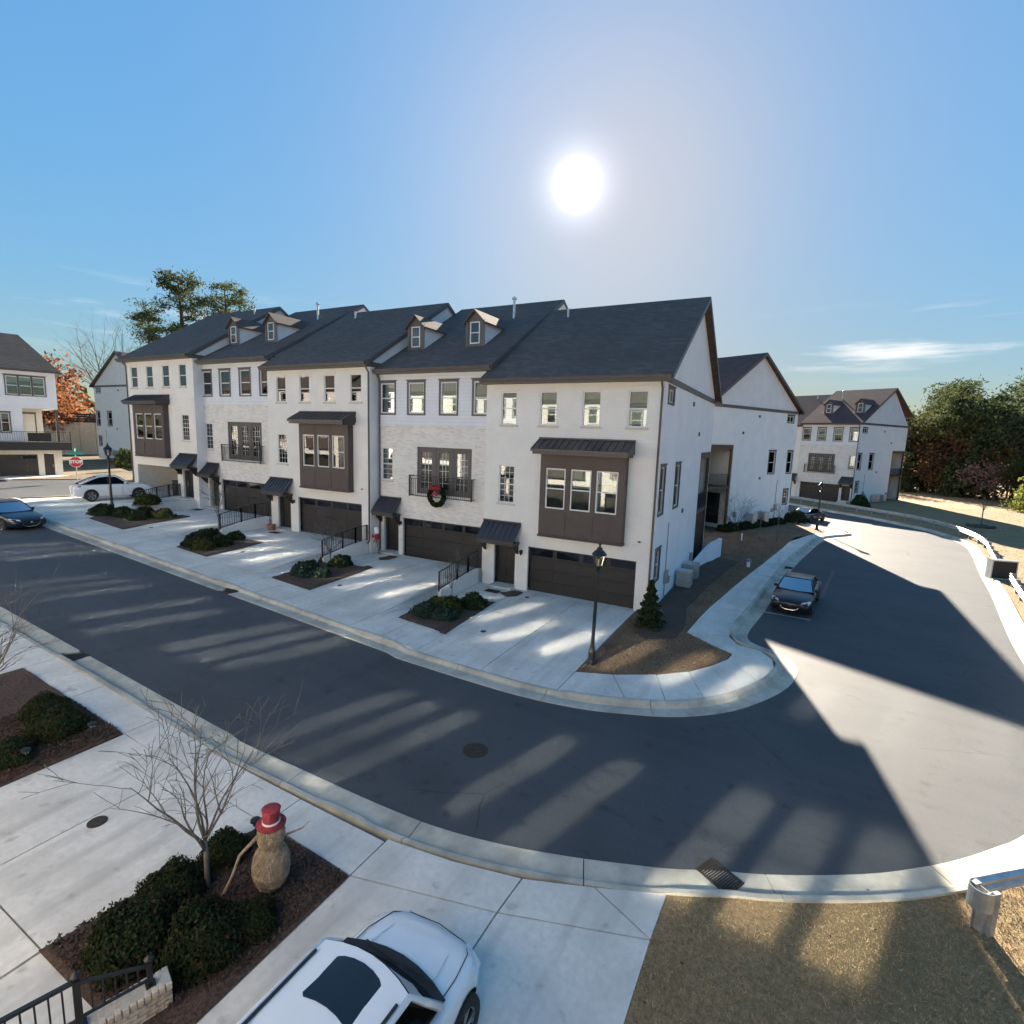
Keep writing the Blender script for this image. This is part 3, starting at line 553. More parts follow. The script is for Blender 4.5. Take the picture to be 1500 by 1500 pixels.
def hood(par, x0, x1, zf, zw, y, mir, proj=.72):
    b = MB(mir); t = .05
    b.prism([(x0, y, zw), (x0, y-proj, zf), (x0, y-proj, zf-.10), (x0, y, zw-.10)], (x1-x0, 0, 0)); b.box(x0-.01, x1+.01, y-.07, y-.003, zw+.001, zw+.06)
    n = 7
    for k in range(n+1):
        x = x0+.02+(x1-x0-.04)*k/n; b.bar((x, y-.02, zw+.012), (x, y-proj+.02, zf+.012), .022, .03)
    b.box(x0+.03, x1-.03, y-proj+.04, y-.004, zf-.20, zf-.101)
    o = b.build('door_hood', 'dkmetal', par)
    for x in (x0+.12, x1-.12):
        q = MB(mir); q.prism([(x-.035, y-.003, zf-.201), (x-.035, y-.5, zf-.201), (x-.035, y-.45, zf-.29), (x-.035, y-.12, zf-.62), (x-.035, y-.003, zf-.66)], (.07, 0, 0)); q.build('bracket', 'dkdoor', o, recalc=True)
def sconce(par, x, z, y, mir):
    b = MB(mir); b.box(x-.05, x+.05, y-.02, y-.002, z-.08, z+.10); b.box(x-.02, x+.02, y-.12, y-.02, z+.07, z+.10); b.lathe([(.03, -.13), (.07, .04), (.09, .05), (.02, .11)], (x, y-.12, z), 6); b.build('wall_light', 'black', par, recalc=True)
def rail_panel(par, a, b_, h, n, name='railing', m='black', bal='baluster', sep=False, base=.06, mir=None, posts=True):
    """a straight railing from a to b (foot points); balusters joined unless sep"""
    a = Vector(a); b_ = Vector(b_); u = Vector((0, 0, 1)); r = MB(mir)
    r.bar(a+u*h, b_+u*h, .05, .035); r.bar(a+u*base, b_+u*base, .035, .03)
    if posts:
        for p in (a, b_): r.bar(p-u*.05, p+u*(h+.02), .06, .06, upv=(0, 1, 0))
    o = r.build(name, m, par)
    q = MB(mir)
    for k in range(1, n):
        p = a.lerp(b_, k/n)
        if sep: MB(mir).bar(p+u*(base+.015), p+u*(h-.018), .018, .018, upv=(0, 1, 0)).build(bal, m, o)
        else: q.bar(p+u*(base+.015), p+u*(h-.018), .02, .02, upv=(0, 1, 0))
    if not sep: q.build('balusters', m, o)
    return o
def downspout(par, x, y, z0, z1, mir, kick=0):
    b = MB(mir); b.tube([(x, y-.28, z1+.02), (x, y-.22, z1-.12), (x, y-.05, z1-.32), (x, y-.05, z0+.15), (x, y-.2, z0+.03)], .042, 6); b.build('downspout', 'trimdk', par)
screen = True; PANE = 'glass'
def side_wall(house, x, D, ze, zr, yr, kind, mir, face, base=-.6, y0=0.0):
    """gable wall in the plane x; kind: 'plain' or 'end' (windows, porch opening, air conditioners); face +1 right, -1 left"""
    hs = []
    if kind == 'end':
        hs = [(.72, 1.75, 8.42, 8.95), (.32, 1.12, 3.98, 5.86), (3.2, 4.2, 3.98, 5.86), (.45, 1.2, 1.2, 2.45)]
    b = MB(mir); b.holes(y0, D if kind != 'end' else D-3.6, base, 6.4, x, hs, -.12*face, 0, None, 'y')
    b.holes(y0, D, 6.4, ze, x, hs, -.12*face, 0, None, 'y')
    b.build('side_wall', 'sidew', house, recalc=False)
    g = MB(mir); k = .012*face
    g.poly([(x+k, y0, ze), (x+k, D, ze), (x+k, yr, zr-.04)]); g.build('gable', 'siding', house)
    t = MB(mir); e = .05*face
    t.box(min(x+.002*face, x+e), max(x+.002*face, x+e), y0+.02, D-.02, ze-.14, ze+.10); t.build('gable_band', 'trimdk', house)
    if kind == 'end':
        for i, h in enumerate(hs): window(house, h[0], h[1], h[2], h[3], x, mir, dark=True, ax='y', out=face, lites=2 if i == 0 else 1, sashes=i != 0, blind=[None, .5, None, None][i], grid=(2, 4) if i == 3 else None)
        # third floor overhang, porch below it
        P = MB(mir); w = 5.2; xa = x-w*face; lo, hi = min(xa, x), max(xa, x)
        P.box(lo, hi, D-3.62, D-3.58, base, 6.4); P.box(lo, hi, D-3.58, D, 6.32, 6.40); P.build('porch_wall', 'cream', house)
        dk = MB(mir); dk.box(lo+.02, hi-.02, D-3.57, D+.25, 2.85, 3.05); dk.box(min(x-.1*face, x-.02*face), max(x-.1*face, x-.02*face), D-3.57, D+.02, 5.98, 6.30)
        d = dk.build('porch_deck', 'wood', house)
        for xx, yy in ((x-.10*face, D-.06), (xa+.1*face, D-.06), (x-.10*face, D-3.45)): MB(mir).box(xx-.08, xx+.08, yy-.08, yy+.08, base, 6.31).build('porch_post', 'wood', d)
        rail_panel(d, (x-.06*face, D-3.4, 3.06), (x-.06*face, D-.15, 3.06), .95, 26, mir=mir); rail_panel(d, (x-.12*face, D+.15, 3.06), (xa+.1*face, D+.15, 3.06), .95, 30, mir=mir)
        L = MB(mir)
        for k2 in (range(22) if screen else ()): yy = D-3.5+3.4*k2/21; L.box(x-.14*face-.02, x-.14*face+.02, yy-.055, yy+.055, -.3, 2.83)
        L.build('porch_screen', 'plastic', d) if screen else MB(mir).box(lo+.9, hi-.9, D-3.57, D-3.52, -.1, 2.3).box(lo+.8, hi-.8, D-3.56, D-3.54, -.1, 2.4).build('dark_porch_panel', 'plastic', d)  # without a screen, a dark panel is added to darken the lower porch
        for ya, zb_, w_, hh in ((2.3, .7, .38, .55), (2.85, .6, .22, .3), (8.6, .5, .3, .42)): bxs = MB(mir); bxs.box(*sorted((x+face*.003, x+face*.13)), ya, ya+w_, zb_, zb_+hh); bxs.build('meter_box', 'post', house)
        cnd = MB(mir); cnd.tube([(x+face*.03, 2.49, -.2), (x+face*.03, 2.49, .7)], .025, 6); cnd.tube([(x+face*.03, 2.49, 1.25), (x+face*.03, 2.49, 3.4)], .02, 6); cnd.build('conduit', 'post', house)
        for ya, zb_ in ((6.2, 8.6), (8.4, 7.2), (5.3, 3.5)): vv = MB(mir); vv.box(*sorted((x+face*.003, x+face*.06)), ya, ya+.2, zb_, zb_+.2); vv.build('wall_vent', 'trimdk', house)
        for i, (ya, z) in enumerate(((4.7, 0), (6.5, 0))):
            A = MB(mir); xs = x+face*.12; x2 = x+face*.78; A.box(min(xs, x2), max(xs, x2), ya, ya+.7, -.05, .78); a = A.build('air_conditioner', 'galv', house)
            F = MB(mir)
            for q in range(9): F.box(min(xs, x2)-.004, max(xs, x2)+.004, ya-.006, ya+.706, .06+q*.08, .085+q*.08)
            F.build('fins', 'post', a)
def roof(house, W, y0, z0, yr, zr, D, mir, ovl=.06, ovr=.06, mat_='roof'):
    t = .13; ye = D+(y0*-1 if y0 < 0 else .4); ze = z0-(ye-D-(-y0 if y0 < 0 else .4))*.6; ze = zr-(zr-z0)*(ye-yr)/(yr-y0)
    b = MB(mir); x0, x1 = -ovl, W+ovr
    b.prism([(x0, y0, z0), (x0, yr, zr), (x0, ye, ze), (x0, ye, ze-t), (x0, yr, zr-t), (x0, y0, z0-t)], (x1-x0, 0, 0))
    o = b.build('roof', mat_, house, recalc=True)
    g = MB(mir); g.prism([(x0+.01, y0-.12, z0-.03), (x0+.01, y0-.003, z0-.03), (x0+.01, y0-.003, z0-.16), (x0+.01, y0-.09, z0-.16)], (x1-x0-.02, 0, 0)); g.build('gutter', 'dkmetal', o, recalc=True)
    f = MB(mir); f.box(x0+.02, x1-.02, y0+.002, -y0*0+max(y0+.42, .0), z0-.24, z0-t-.02); f.build('soffit', 'trimdk', o)
    for x in ([x0-.035, x1+.003]):
        r = MB(mir); r.prism([(x, y0, z0-.02), (x, yr, zr-.02), (x, ye, ze-.02), (x, ye, ze-.24), (x, yr, zr-.24), (x, y0, z0-.24)], (.032, 0, 0)); r.build('rake_board', 'trimdk', o, recalc=True)
    return o
def townhouse_bay(name, loc, rz, label, mir=False, sides=('plain', 'plain'), blinds=(.95, .6, .95, .95), group='white three storey townhouses', D=13.4, W=7.87, ov=(.06, .06)):
    """unit with the brown projecting bay. local: x along the front, y inward, z up, origin at the front left foot"""
    h = empty(name, loc, rz, label=label, cat='townhouse', group=group); mr = W if mir else None
    w3 = [(.76, 1.56), (2.66, 3.47), (4.59, 5.39), (6.49, 7.29)]; hs = [(a, c, 7.39, 8.83) for a, c in w3]+[(.73, 1.55, 3.9, 5.61), (2.34, 7.23, -.3, 2.05), (.60, 1.70, -.02, 1.95)]
    b = MB(mr); b.holes(0, W, -.6, 9.3, 0, hs, .12); b.build('wall', 'brick', h)
    t = MB(mr); t.box(.02, W-.02, -.025, -.002, 6.62, 6.74)
    for a, c in w3: t.box(a-.08, c+.08, -.03, -.002, 8.86, 8.98)
    t.build('belt_course', 'brick', h)
    for i, (a, c) in enumerate(w3):
        window(h, a, c, 7.39, 8.83, 0, mr, blind=blinds[i]); MB(mr).box(a-.06, c+.06, -.06, -.003, 7.30, 7.385).build('sill', 'stone', h)
    window(h, .73, 1.55, 3.9, 5.61, 0, mr, grid=(3, 6)); MB(mr).box(.67, 1.61, -.06, -.003, 3.81, 3.895).build('sill', 'stone', h)
    # bay
    x0, x1, y = 2.97, 6.67, -.36; q = MB(mr); wins = [(3.23, 4.13), (4.36, 5.26), (5.47, 6.38)]; bh = [(a, c, 3.9, 5.62) for a, c in wins]
    q.holes(x0, x1, 2.75, 6.2, y, bh, .11)
    q.quad((x0, 0, 2.75), (x0, y, 2.75), (x0, y, 6.2), (x0, 0, 6.2)); q.quad((x1, y, 2.75), (x1, 0, 2.75), (x1, 0, 6.2), (x1, y, 6.2)); q.quad((x0, 0, 2.75), (x1, 0, 2.75), (x1, y, 2.75), (x0, y, 2.75)); q.quad((x0, y, 6.2), (x1, y, 6.2), (x1, 0, 6.2), (x0, 0, 6.2))
    bay = q.build('bay', 'bay', h)
    for k in range(3):
        a = x0+(x1-x0)*k/3+.02; c = x0+(x1-x0)*(k+1)/3-.02
        for z0, z1 in ((2.79, 3.72), (5.76, 6.17)): MB(mr).box(a, c, y-.014, y-.002, z0, z1).build('bay_panel', 'bay', bay)
    MB(mr).box(x0-.03, x1+.03, y-.04, -.002, 2.66, 2.745).build('bay_skirt', 'dkmetal', bay)
    for i, (a, c) in enumerate(wins): window(h, a, c, 3.9, 5.62, y, mr, blind=(None, .45, .3)[i])
    cb = MB(mr); cx0, cx1 = x0-.22, x1+.22
    cb.prism([(cx0, -.003, 6.84), (cx0, -.12, 6.84), (cx0, -.95, 6.42), (cx0, -.95, 6.32), (cx0, -.003, 6.32)], (cx1-cx0, 0, 0)); cb.box(cx0+.06, cx1-.06, -.88, -.003, 6.205, 6.315)
    cb.box(cx0-.01, cx1+.01, -.14, -.002, 6.845, 6.90)
    for k in range(15): x = cx0+.03+(cx1-cx0-.06)*k/14; cb.bar((x, -.14, 6.852), (x, -.94, 6.437), .022, .03)
    cb.build('bay_canopy', 'dkmetal', h)
    garage(h, 2.34, 7.23, 2.05, 0, mr); front_door(h, .60, 1.70, .10, 1.95, 0, mr); hood(h, 0.02, 1.95, 2.28, 3.02, 0, mr)
    sconce(h, 2.03, 1.75, 0, mr); s = MB(mr); s.lathe([(.06, 0), (.06, .04), (.03, .05)], (7.3, -.05, 2.85), 10); s.build('vent_cap', 'trimdk', h)
    body_back(h, W, D, mr, sides, 9.3, 13.6, 6.6)
    roof(h, W, -.4, 9.38, 6.6, 13.72, D, mr, *ov)
    downspout(h, W-.07, 0, 0, 9.2, mr)
    v = MB(mr); v.tube([(1.4, 5.6, 12.7), (1.4, 5.6, 13.5)], .06, 8); v.build('roof_vent', 'galv', h)
    return h
def body_back(h, W, D, mr, sides, ze, zr, yr, y0=0.):
    zb = ze
    b = MB(mr); b.quad((W, D, -.6), (0, D, -.6), (0, D, zb), (W, D, zb)); b.build('rear_wall', 'cream', h)
    for i, (x, face) in enumerate(((0, -1), (W, 1))):
        k = sides[i]
        side_wall(h, x, D, ze, zr, yr, k, mr, face, y0=y0)
def townhouse_balcony(name, loc, rz, label, mir=False, sides=('plain', 'plain'), blinds=(.55, .5, .75, .5), group='white three storey townhouses', D=15.4, W=6.95, dormer=True, ov=(.06, .06)):
    """unit with the juliet balcony: mottled brick below, white lap siding above"""
    h = empty(name, loc, rz, label=label, cat='townhouse', group=group); mr = W if mir else None
    w3 = [(.12, 1.05), (1.95, 2.92), (3.92, 4.88), (5.82, 6.78)]; top = [(a, c, 7.36, 8.88) for a, c in w3]
    hs = [(.16, .92, 3.9, 5.6), (2.50, 5.78, 3.36, 5.72), (1.58, 6.48, -.3, 2.0), (.30, 1.30, -.02, 1.93)]
    b = MB(mr); b.holes(0, W, -.6, 6.77, 0, hs, .14); b.build('wall', 'brick2', h)
    b = MB(mr); b.holes(0, W, 6.77, 9.5, -.012, top, .12); b.build('upper_wall', 'siding', h)
    t = MB(mr); t.box(.01, W-.01, -.05, -.013, 6.68, 6.77); t.build('belt_course', 'brick2', h)
    t = MB(mr); t.box(2.3, 5.98, -.03, -.002, 5.74, 5.92); t.box(.06, 1.02, -.03, -.002, 5.62, 5.74); t.build('lintels', 'cream', h)
    for i, (a, c) in enumerate(w3): window(h, a, c, 7.36, 8.88, -.012, mr, dark=True, blind=blinds[i])
    window(h, .16, .92, 3.9, 5.6, 0, mr, grid=(2, 6)); MB(mr).box(.10, .98, -.06, -.003, 3.81, 3.895).build('sill', 'stone', h)
    # french doors
    x0, x1, z0, z1 = 2.50, 5.78, 3.36, 5.72; f = MB(mr); n = 3; w = (x1-x0-.16)/n
    f.box(x0+.003, x0+.08, .03, .14, z0, z1-.003); f.box(x1-.08, x1-.003, .03, .14, z0, z1-.003); f.box(x0+.08, x1-.08, .03, .14, z1-.10, z1-.003); f.box(x0+.08, x1-.08, .03, .14, z0, z0+.06)
    for k in range(1, n): xm = x0+.08+w*k; f.box(xm-.06, xm+.06, .035, .135, z0+.06, z1-.10)
    f.box(x0+.02, x1-.02, .22, .24, z0, z1, 1); fo = f.build('balcony_door', ['trimdk', 'darkroom'], h)
    for k in range(n):
        a = x0+.08+w*k+(.06 if k else 0); c = x0+.08+w*(k+1)-(.06 if k < n-1 else 0)
        l = MB(mr); s = .17; l.box(a+.005, a+s, .05, .10, z0+.07, z1-.11); l.box(c-s, c-.005, .05, .10, z0+.07, z1-.11); l.box(a+s, c-s, .05, .10, z0+.07, z0+.30); l.box(a+s, c-s, .05, .10, z1-.26, z1-.11); l.build('door_leaf', 'trimdk', fo)
        MB(mr).box(a+s, c-s, .075, .08, z0+.30, z1-.26).build('pane', PANE, fo)
        q = MB(mr)
        for j in range(1, 3): xm = a+s+(c-a-2*s)*j/3; q.box(xm-.009, xm+.009, .06, .073, z0+.30, z1-.26)
        for j in range(1, 6): zz = z0+.30+(z1-z0-.56)*j/6; q.box(a+s, c-s, .058, .072, zz-.009, zz+.009)
        q.build('muntins', 'whiteframe', fo)
    rb = MB(mr); rx0, rx1, ry = x0-.22, x1+.22, -.32; zb, zt = 3.28, 4.28
    for z in (zb, zt): rb.bar((rx0, ry, z), (rx1, ry, z), .04, .04); rb.bar((rx0, ry, z), (rx0, -.003, z), .035, .035); rb.bar((rx1, ry, z), (rx1, -.003, z), .035, .035)
    rb.bar((rx0, ry, zt-.14), (rx1, ry, zt-.14), .025, .025); rb.box(rx0-.03, rx0+.03, ry-.03, ry+.03, zb-.05, zt+.03); rb.box(rx1-.03, rx1+.03, ry-.03, ry+.03, zb-.05, zt+.03)
    ro = rb.build('balcony_railing', 'black', h); q = MB(mr)
    for k in range(1, 30): x = rx0+(rx1-rx0)*k/30; q.bar((x, ry, zb), (x, ry, zt-.14), .016, .016, upv=(0, 1, 0))
    for k in range(1, 3):
        for x in (rx0, rx1): q.bar((x, ry+.3*k/3, zb), (x, ry+.3*k/3, zt), .016, .016, upv=(0, 1, 0))
    q.build('balusters', 'black', ro)
    garage(h, 1.58, 6.48, 2.0, 0, mr); front_door(h, .30, 1.30, .10, 1.93, 0, mr); hood(h, .04, 1.48, 2.28, 2.98, 0, mr)
    sconce(h, 1.47, 1.7, 0, mr)
    yr, zr = 7.5, 14.15
    body_back(h, W, D, mr, sides, 9.5, zr-.1, yr)
    roof(h, W, -.42, 9.55, yr, zr, D, mr, *ov)
    sl = (zr-9.55)/(yr+.42)
    if dormer:
        for xc in (1.05, 4.75):
            yd = 1.7; zb = 9.55+(yd+.42)*sl; hw = .50; zt = zb+1.25; yb = yd+(zt-zb)/sl
            d = MB(mr); d.quad((xc-hw, yd, zb-.1), (xc+hw, yd, zb-.1), (xc+hw, yd, zt), (xc-hw, yd, zt), 1)
            for s in (-1, 1):
                d.add([(xc+s*hw, yd, zb-.1), (xc+s*hw, yd, zt), (xc+s*hw, yb, zt)], [(0, 1, 2)], 0); d.box(xc+s*hw-.05-.02*(s > 0), xc+s*hw+.05+.02*(s < 0), yd-.03, yd-.002, zb-.05, zt, 1)
            dm = d.build('dormer', ['siding', 'trimdk'], h)
            za = zt+.52; yr2 = yd+(za-zb)/sl; ov_ = .14; r = MB(mr)
            for s in (-1, 1):
                e = (xc+s*(hw+ov_), yd-.18, zt-.12); e2 = (xc+s*(hw+ov_), yb-.1, zt-.12)
                r.add([(xc, yd-.18, za), e, e2, (xc, yr2+.1, za), (xc, yd-.18, za-.09), (e[0], e[1], e[2]-.09), (e2[0], e2[1], e2[2]-.09), (xc, yr2+.1, za-.09)], [(0, 1, 2, 3), (7, 6, 5, 4), (0, 4, 5, 1), (1, 5, 6, 2), (2, 6, 7, 3)])
            r.build('dormer_roof', 'roof', dm, recalc=True)
            p = MB(mr); p.poly([(xc-hw, yd-.004, zt), (xc+hw, yd-.004, zt), (xc, yd-.004, za-.06)]); p.build('dormer_pediment', 'trimdk', dm)
            w_ = MB(mr); a, c, e, g = xc-.28, xc+.28, zb+.12, zt-.08
            w_.box(a, a+.05, yd-.05, yd-.004, e, g); w_.box(c-.05, c, yd-.05, yd-.004, e, g); w_.box(a+.05, c-.05, yd-.05, yd-.004, e, e+.05); w_.box(a+.05, c-.05, yd-.05, yd-.004, g-.05, g); w_.box(a+.05, c-.05, yd-.05, yd-.004, (e+g)/2-.02, (e+g)/2+.02); w_.build('dormer_window', 'whiteframe', dm)
            MB(mr).box(a+.05, c-.05, yd-.022, yd-.006, e+.05, g-.05).build('pane', 'glassblue', dm)
    v = MB(mr); v.tube([(5.0, 5.2, 9.55+5.4*sl), (5.0, 5.2, 9.55+5.4*sl+1.15)], .07, 8); v.lathe([(.13, 0), (.13, .08), (.02, .16)], (5.0, 5.2, 9.55+5.4*sl+1.1), 10); v.build('roof_vent', 'galv', h, recalc=True)
    downspout(h, .06, 0, 0, 9.4, mr)
    return h
MT['glassblue'] = mat('dormer_glass', (.03, .035, .045), .04, 0, spec=1.)
hA = townhouse_bay('townhouse', (-1.47, 0, 0), 0, 'white townhouse with brown bay at the right end of the row, behind a lamp post', sides=('plain', 'end'), ov=(.14, .34))
hB = townhouse_balcony('townhouse', (-8.38, .62, .5), 0, 'mottled brick townhouse with the big wreath hanging on its balcony', ov=(.0, .0))
hC = townhouse_bay('townhouse', (-16.3, 0, 1.0), 0, 'white townhouse with a brown bay mid row, terracotta pot at its door', blinds=(.45, .5, .4, .95), ov=(.14, .1))
hD = townhouse_balcony('townhouse', (-23.55, .62, 1.5), 0, 'mottled brick townhouse with an undecorated balcony, second from the left in the row', blinds=(.5, .55, .4, .5), ov=(.0, .0))
hE = townhouse_bay('townhouse', (-31.27, 0, 2.0), 0, 'white townhouse at the left end of the row behind the white coupe, its garage open', mir=True, blinds=(.3, .55, .5, .45), ov=(.1, .34))
# open garage of the left end house: the door is up, the bay behind is lit by the street
for c in [c for c in hE.children if c.name.startswith('garage_door')]:
    for q in list(c.children): bpy.data.objects.remove(q)
    bpy.data.objects.remove(c)
g = MB(); x0, x1 = .64, 5.53; z1 = 2.05
g.quad((x0, 4, -.02), (x1, 4, -.02), (x1, 4, 2.3), (x0, 4, 2.3)); g.quad((x0, .13, -.02), (x0, 4, -.02), (x0, 4, 2.3), (x0, .13, 2.3)); g.quad((x1, 4, -.02), (x1, .13, -.02), (x1, .13, 2.3), (x1, 4, 2.3)); g.quad((x0, .13, 2.3), (x0, 4, 2.3), (x1, 4, 2.3), (x1, .13, 2.3)); g.quad((x0, .13, .02), (x1, .13, .02), (x1, 4, .02), (x0, 4, .02))
g.build('garage_interior', 'cream', hE)
screen = False
# back row and the far street
aH2 = math.radians(154); hH2 = townhouse_bay('townhouse', (10.75, 33.3, .42), aH2, 'blue-shaded gable end of the back row townhouse, right behind the row', mir=True, sides=('plain', 'end'), D=13.2, ov=(.05, .34))
def along(o, dx): a = o.rotation_euler.z; return (o.location.x+math.cos(a)*dx, o.location.y+math.sin(a)*dx)
townhouse_balcony('townhouse', (*along(hH2, 7.87), .5), aH2, 'second townhouse of the back row, its dark roof showing behind the gable', sides=('plain', 'plain'), D=13.2, dormer=False, W=6.95)
aH3 = math.radians(-29); c, s = math.cos(aH3), math.sin(aH3)
hH3 = townhouse_balcony('townhouse', (17.3-c*6.95, 55.2-s*6.95, .2), aH3, 'far white townhouse with two dormers facing the side street', mir=True, sides=('end', 'plain'), D=12.8, ov=(.34, .05))
MT['roofwarm'] = two_scale(brick_mat('maroon_brown_shingles', (.135, .075, .066), (.095, .052, .047), (.065, .038, .035), 1, .25, .95, w=.33, h=.12, ms=.006), (.08, .045, .04), .6, .5)
hH3['label'] = 'far white townhouse with two dormers facing the side street, right of centre'
townhouse_bay('townhouse', (17.3-c*14.85, 55.2-s*14.85, .1), aH3, 'far townhouse hidden behind the back row gable, beside the dormered one', mir=True, D=12.8)
hG = townhouse_bay('townhouse', (-75.5, 17.5+7.87, 2.5), -PI/2, 'cream gable end townhouse at far left, beyond the stop sign', sides=('plain', 'end'), D=14.2, ov=(.06, .34))
for q in [q for q in bpy.data.objects if q.name.startswith('townhouse') and q.location.y > 25 and q.location.x > -20]:
    for r in q.children_recursive:
        if r.name.split('.')[0] in ('roof', 'dormer_roof'): r.data.materials[0] = MT['roofwarm']
for q in hG.children:
    if q.name.split('.')[0] in ('side_wall', 'gable'): q.data.materials[0] = MT['cream']  # warm light bounced off the sunlit ground is put into this cream
# the row on this side of the street, whose fronts light the shade and mirror in the windows
PANE = 'glassnear'
near_row = [(townhouse_bay, 11.35, 0.), (townhouse_balcony, 3.45, .35), (townhouse_bay, -3.55, .75), (townhouse_balcony, -11.45, 1.25), (townhouse_bay, -18.4, 1.7), (townhouse_balcony, -26.3, 2.0), (townhouse_bay, -33.3, 2.1), (townhouse_balcony, -41.2, 2.15), (townhouse_bay, -48.2, 2.15)]
for i, (fn, x, z) in enumerate(near_row):
    fn('townhouse', (x, -22.3 if fn is townhouse_bay else -22.9, z), PI, ['sunlit white townhouse directly behind the camera', 'sunlit brick townhouse behind the camera, over the near driveway', 'sunlit white townhouse opposite the middle of the row', 'sunlit brick townhouse opposite the left of the row', 'sunlit white townhouse fifth along the near row', 'sunlit brick townhouse sixth along the near row', 'sunlit white townhouse seventh along the near row', 'sunlit brick townhouse eighth along the near row', 'sunlit white townhouse at the far end of the near row'][i], mir=fn is townhouse_bay, D=12, group='townhouses on the near side of the street')

PANE = 'glass'
# ------------------------------------------------------------------ plants
def rnd(a, b): return random.uniform(a, b)
def cards(P, size, N=None, jit=.4, asp=1.6, up=0.):
    """leaf quads at points P: (n,3); returns V (4n,3), F (n,4)"""
    n = len(P); d = RNG.normal(size=(n, 3)); 
    if N is not None: d = d*.55+N
    d /= np.linalg.norm(d, axis=1)[:, None]+1e-9
    a = RNG.normal(size=(n, 3)); a[:, 2] += up; a -= d*(a*d).sum(1)[:, None]; a /= np.linalg.norm(a, axis=1)[:, None]+1e-9
    b = np.cross(d, a); s = size*(1+jit*RNG.uniform(-1, 1, (n, 1)))
    a = a*s*asp/2; b = b*s/2
    V = np.stack([P-a, P+b*.9-a*.1, P+a, P-b*.9-a*.1], 1).reshape(-1, 3)
    return V, np.arange(4*n).reshape(n, 4)
def shrub_mesh(name, n, size, mats, h=1., tip=.12, lump=.11, flat=.0):
    u = RNG.normal(size=(n, 3)); u /= np.linalg.norm(u, axis=1)[:, None]; u[:, 2] = np.abs(u[:, 2])*1.05-.12
    ph = RNG.uniform(0, 6, 6)
    r = 1+lump*(np.sin(u[:, 0]*5+ph[0])*np.cos(u[:, 1]*4+ph[1])+.6*np.sin(u[:, 2]*7+ph[2]+u[:, 0]*3))
    r *= RNG.uniform(.0, 1, n)**.22*RNG.uniform(.94, 1.08, n); P = u*r[:, None]; P[:, 2] = P[:, 2]*h*.92+.12*h
    V, F = cards(P, size, u, up=.3); mi = np.zeros(n, int)
    if len(mats) > 1: mi[(r > .93) & (RNG.uniform(size=n) < tip)] = 1
    if len(mats) > 2: mi[RNG.uniform(size=n) < .25] = 2
    return npmesh(name, V, F, mats, mi)
SH = {k: [shrub_mesh(k, n, s, m, h, t) for _ in range(c)] for k, n, s, m, h, t, c in (
    ('near', 9000, .06, ['shrub', 'shrubred', 'shrub'], 1.0, .10, 3), ('mid', 1500, .15, ['shrub', 'shruby'], 1.0, .1, 3), ('blue', 1300, .15, ['shrubblue', 'shrub'], .9, .2, 2), ('olive', 1200, .15, ['shruby', 'shrub'], 1.0, .3, 2))}
def shrub(kind, x, y, r, label, group=None, z=None, hs=1.):
    z = hgt(x, y)+.01 if z is None else z
    e = empty('shrub', (x, y, z), rnd(0, 6), label=label, cat='shrub', group=group)
    obj('foliage', random.choice(SH[kind]), e, (0, 0, 0), 0, (r, r, r*hs)); b = MB()
    for k in range(4): b.tube([(rnd(-.03, .03), rnd(-.03, .03), -.03), (rnd(-.3, .3)*r, rnd(-.3, .3)*r, r*.6)], [.016, .007], 4)
    b.build('stem', 'bark', e); return e
G1 = 'shrubs in the foreground mulch bed'
for x, y, r, l in ((3.62, -16.98, .50, 'round dark shrub behind the largest one, foreground bed, left of the bare tree trunk'), (3.98, -17.70, .60, 'largest dark shrub with reddish tips, just beyond the black railing'), (3.55, -16.15, .40, 'round dark green shrub right behind the bare tree trunk'), (4.78, -17.28, .58, 'broad dark shrub between the bare tree and the white car'), (5.05, -16.72, .36, 'small green shrub in front of the vine snowman, next to the driveway')):
    shrub('near', x, y, r*.92, l, G1, hs=1.2)
for x, y, r, l in ((-3.25, -15.9, .36, 'topmost of three dark shrubs in the bed at the left edge'), (-2.3, -16.05, .44, 'middle of three dark shrubs in the left edge bed, nearest the mulch tip'), (-1.95, -17.0, .36, 'lowest of three dark shrubs, cut by the left edge of the photo')): shrub('near', x, y, r*1.25, l, 'shrubs in the left edge bed')
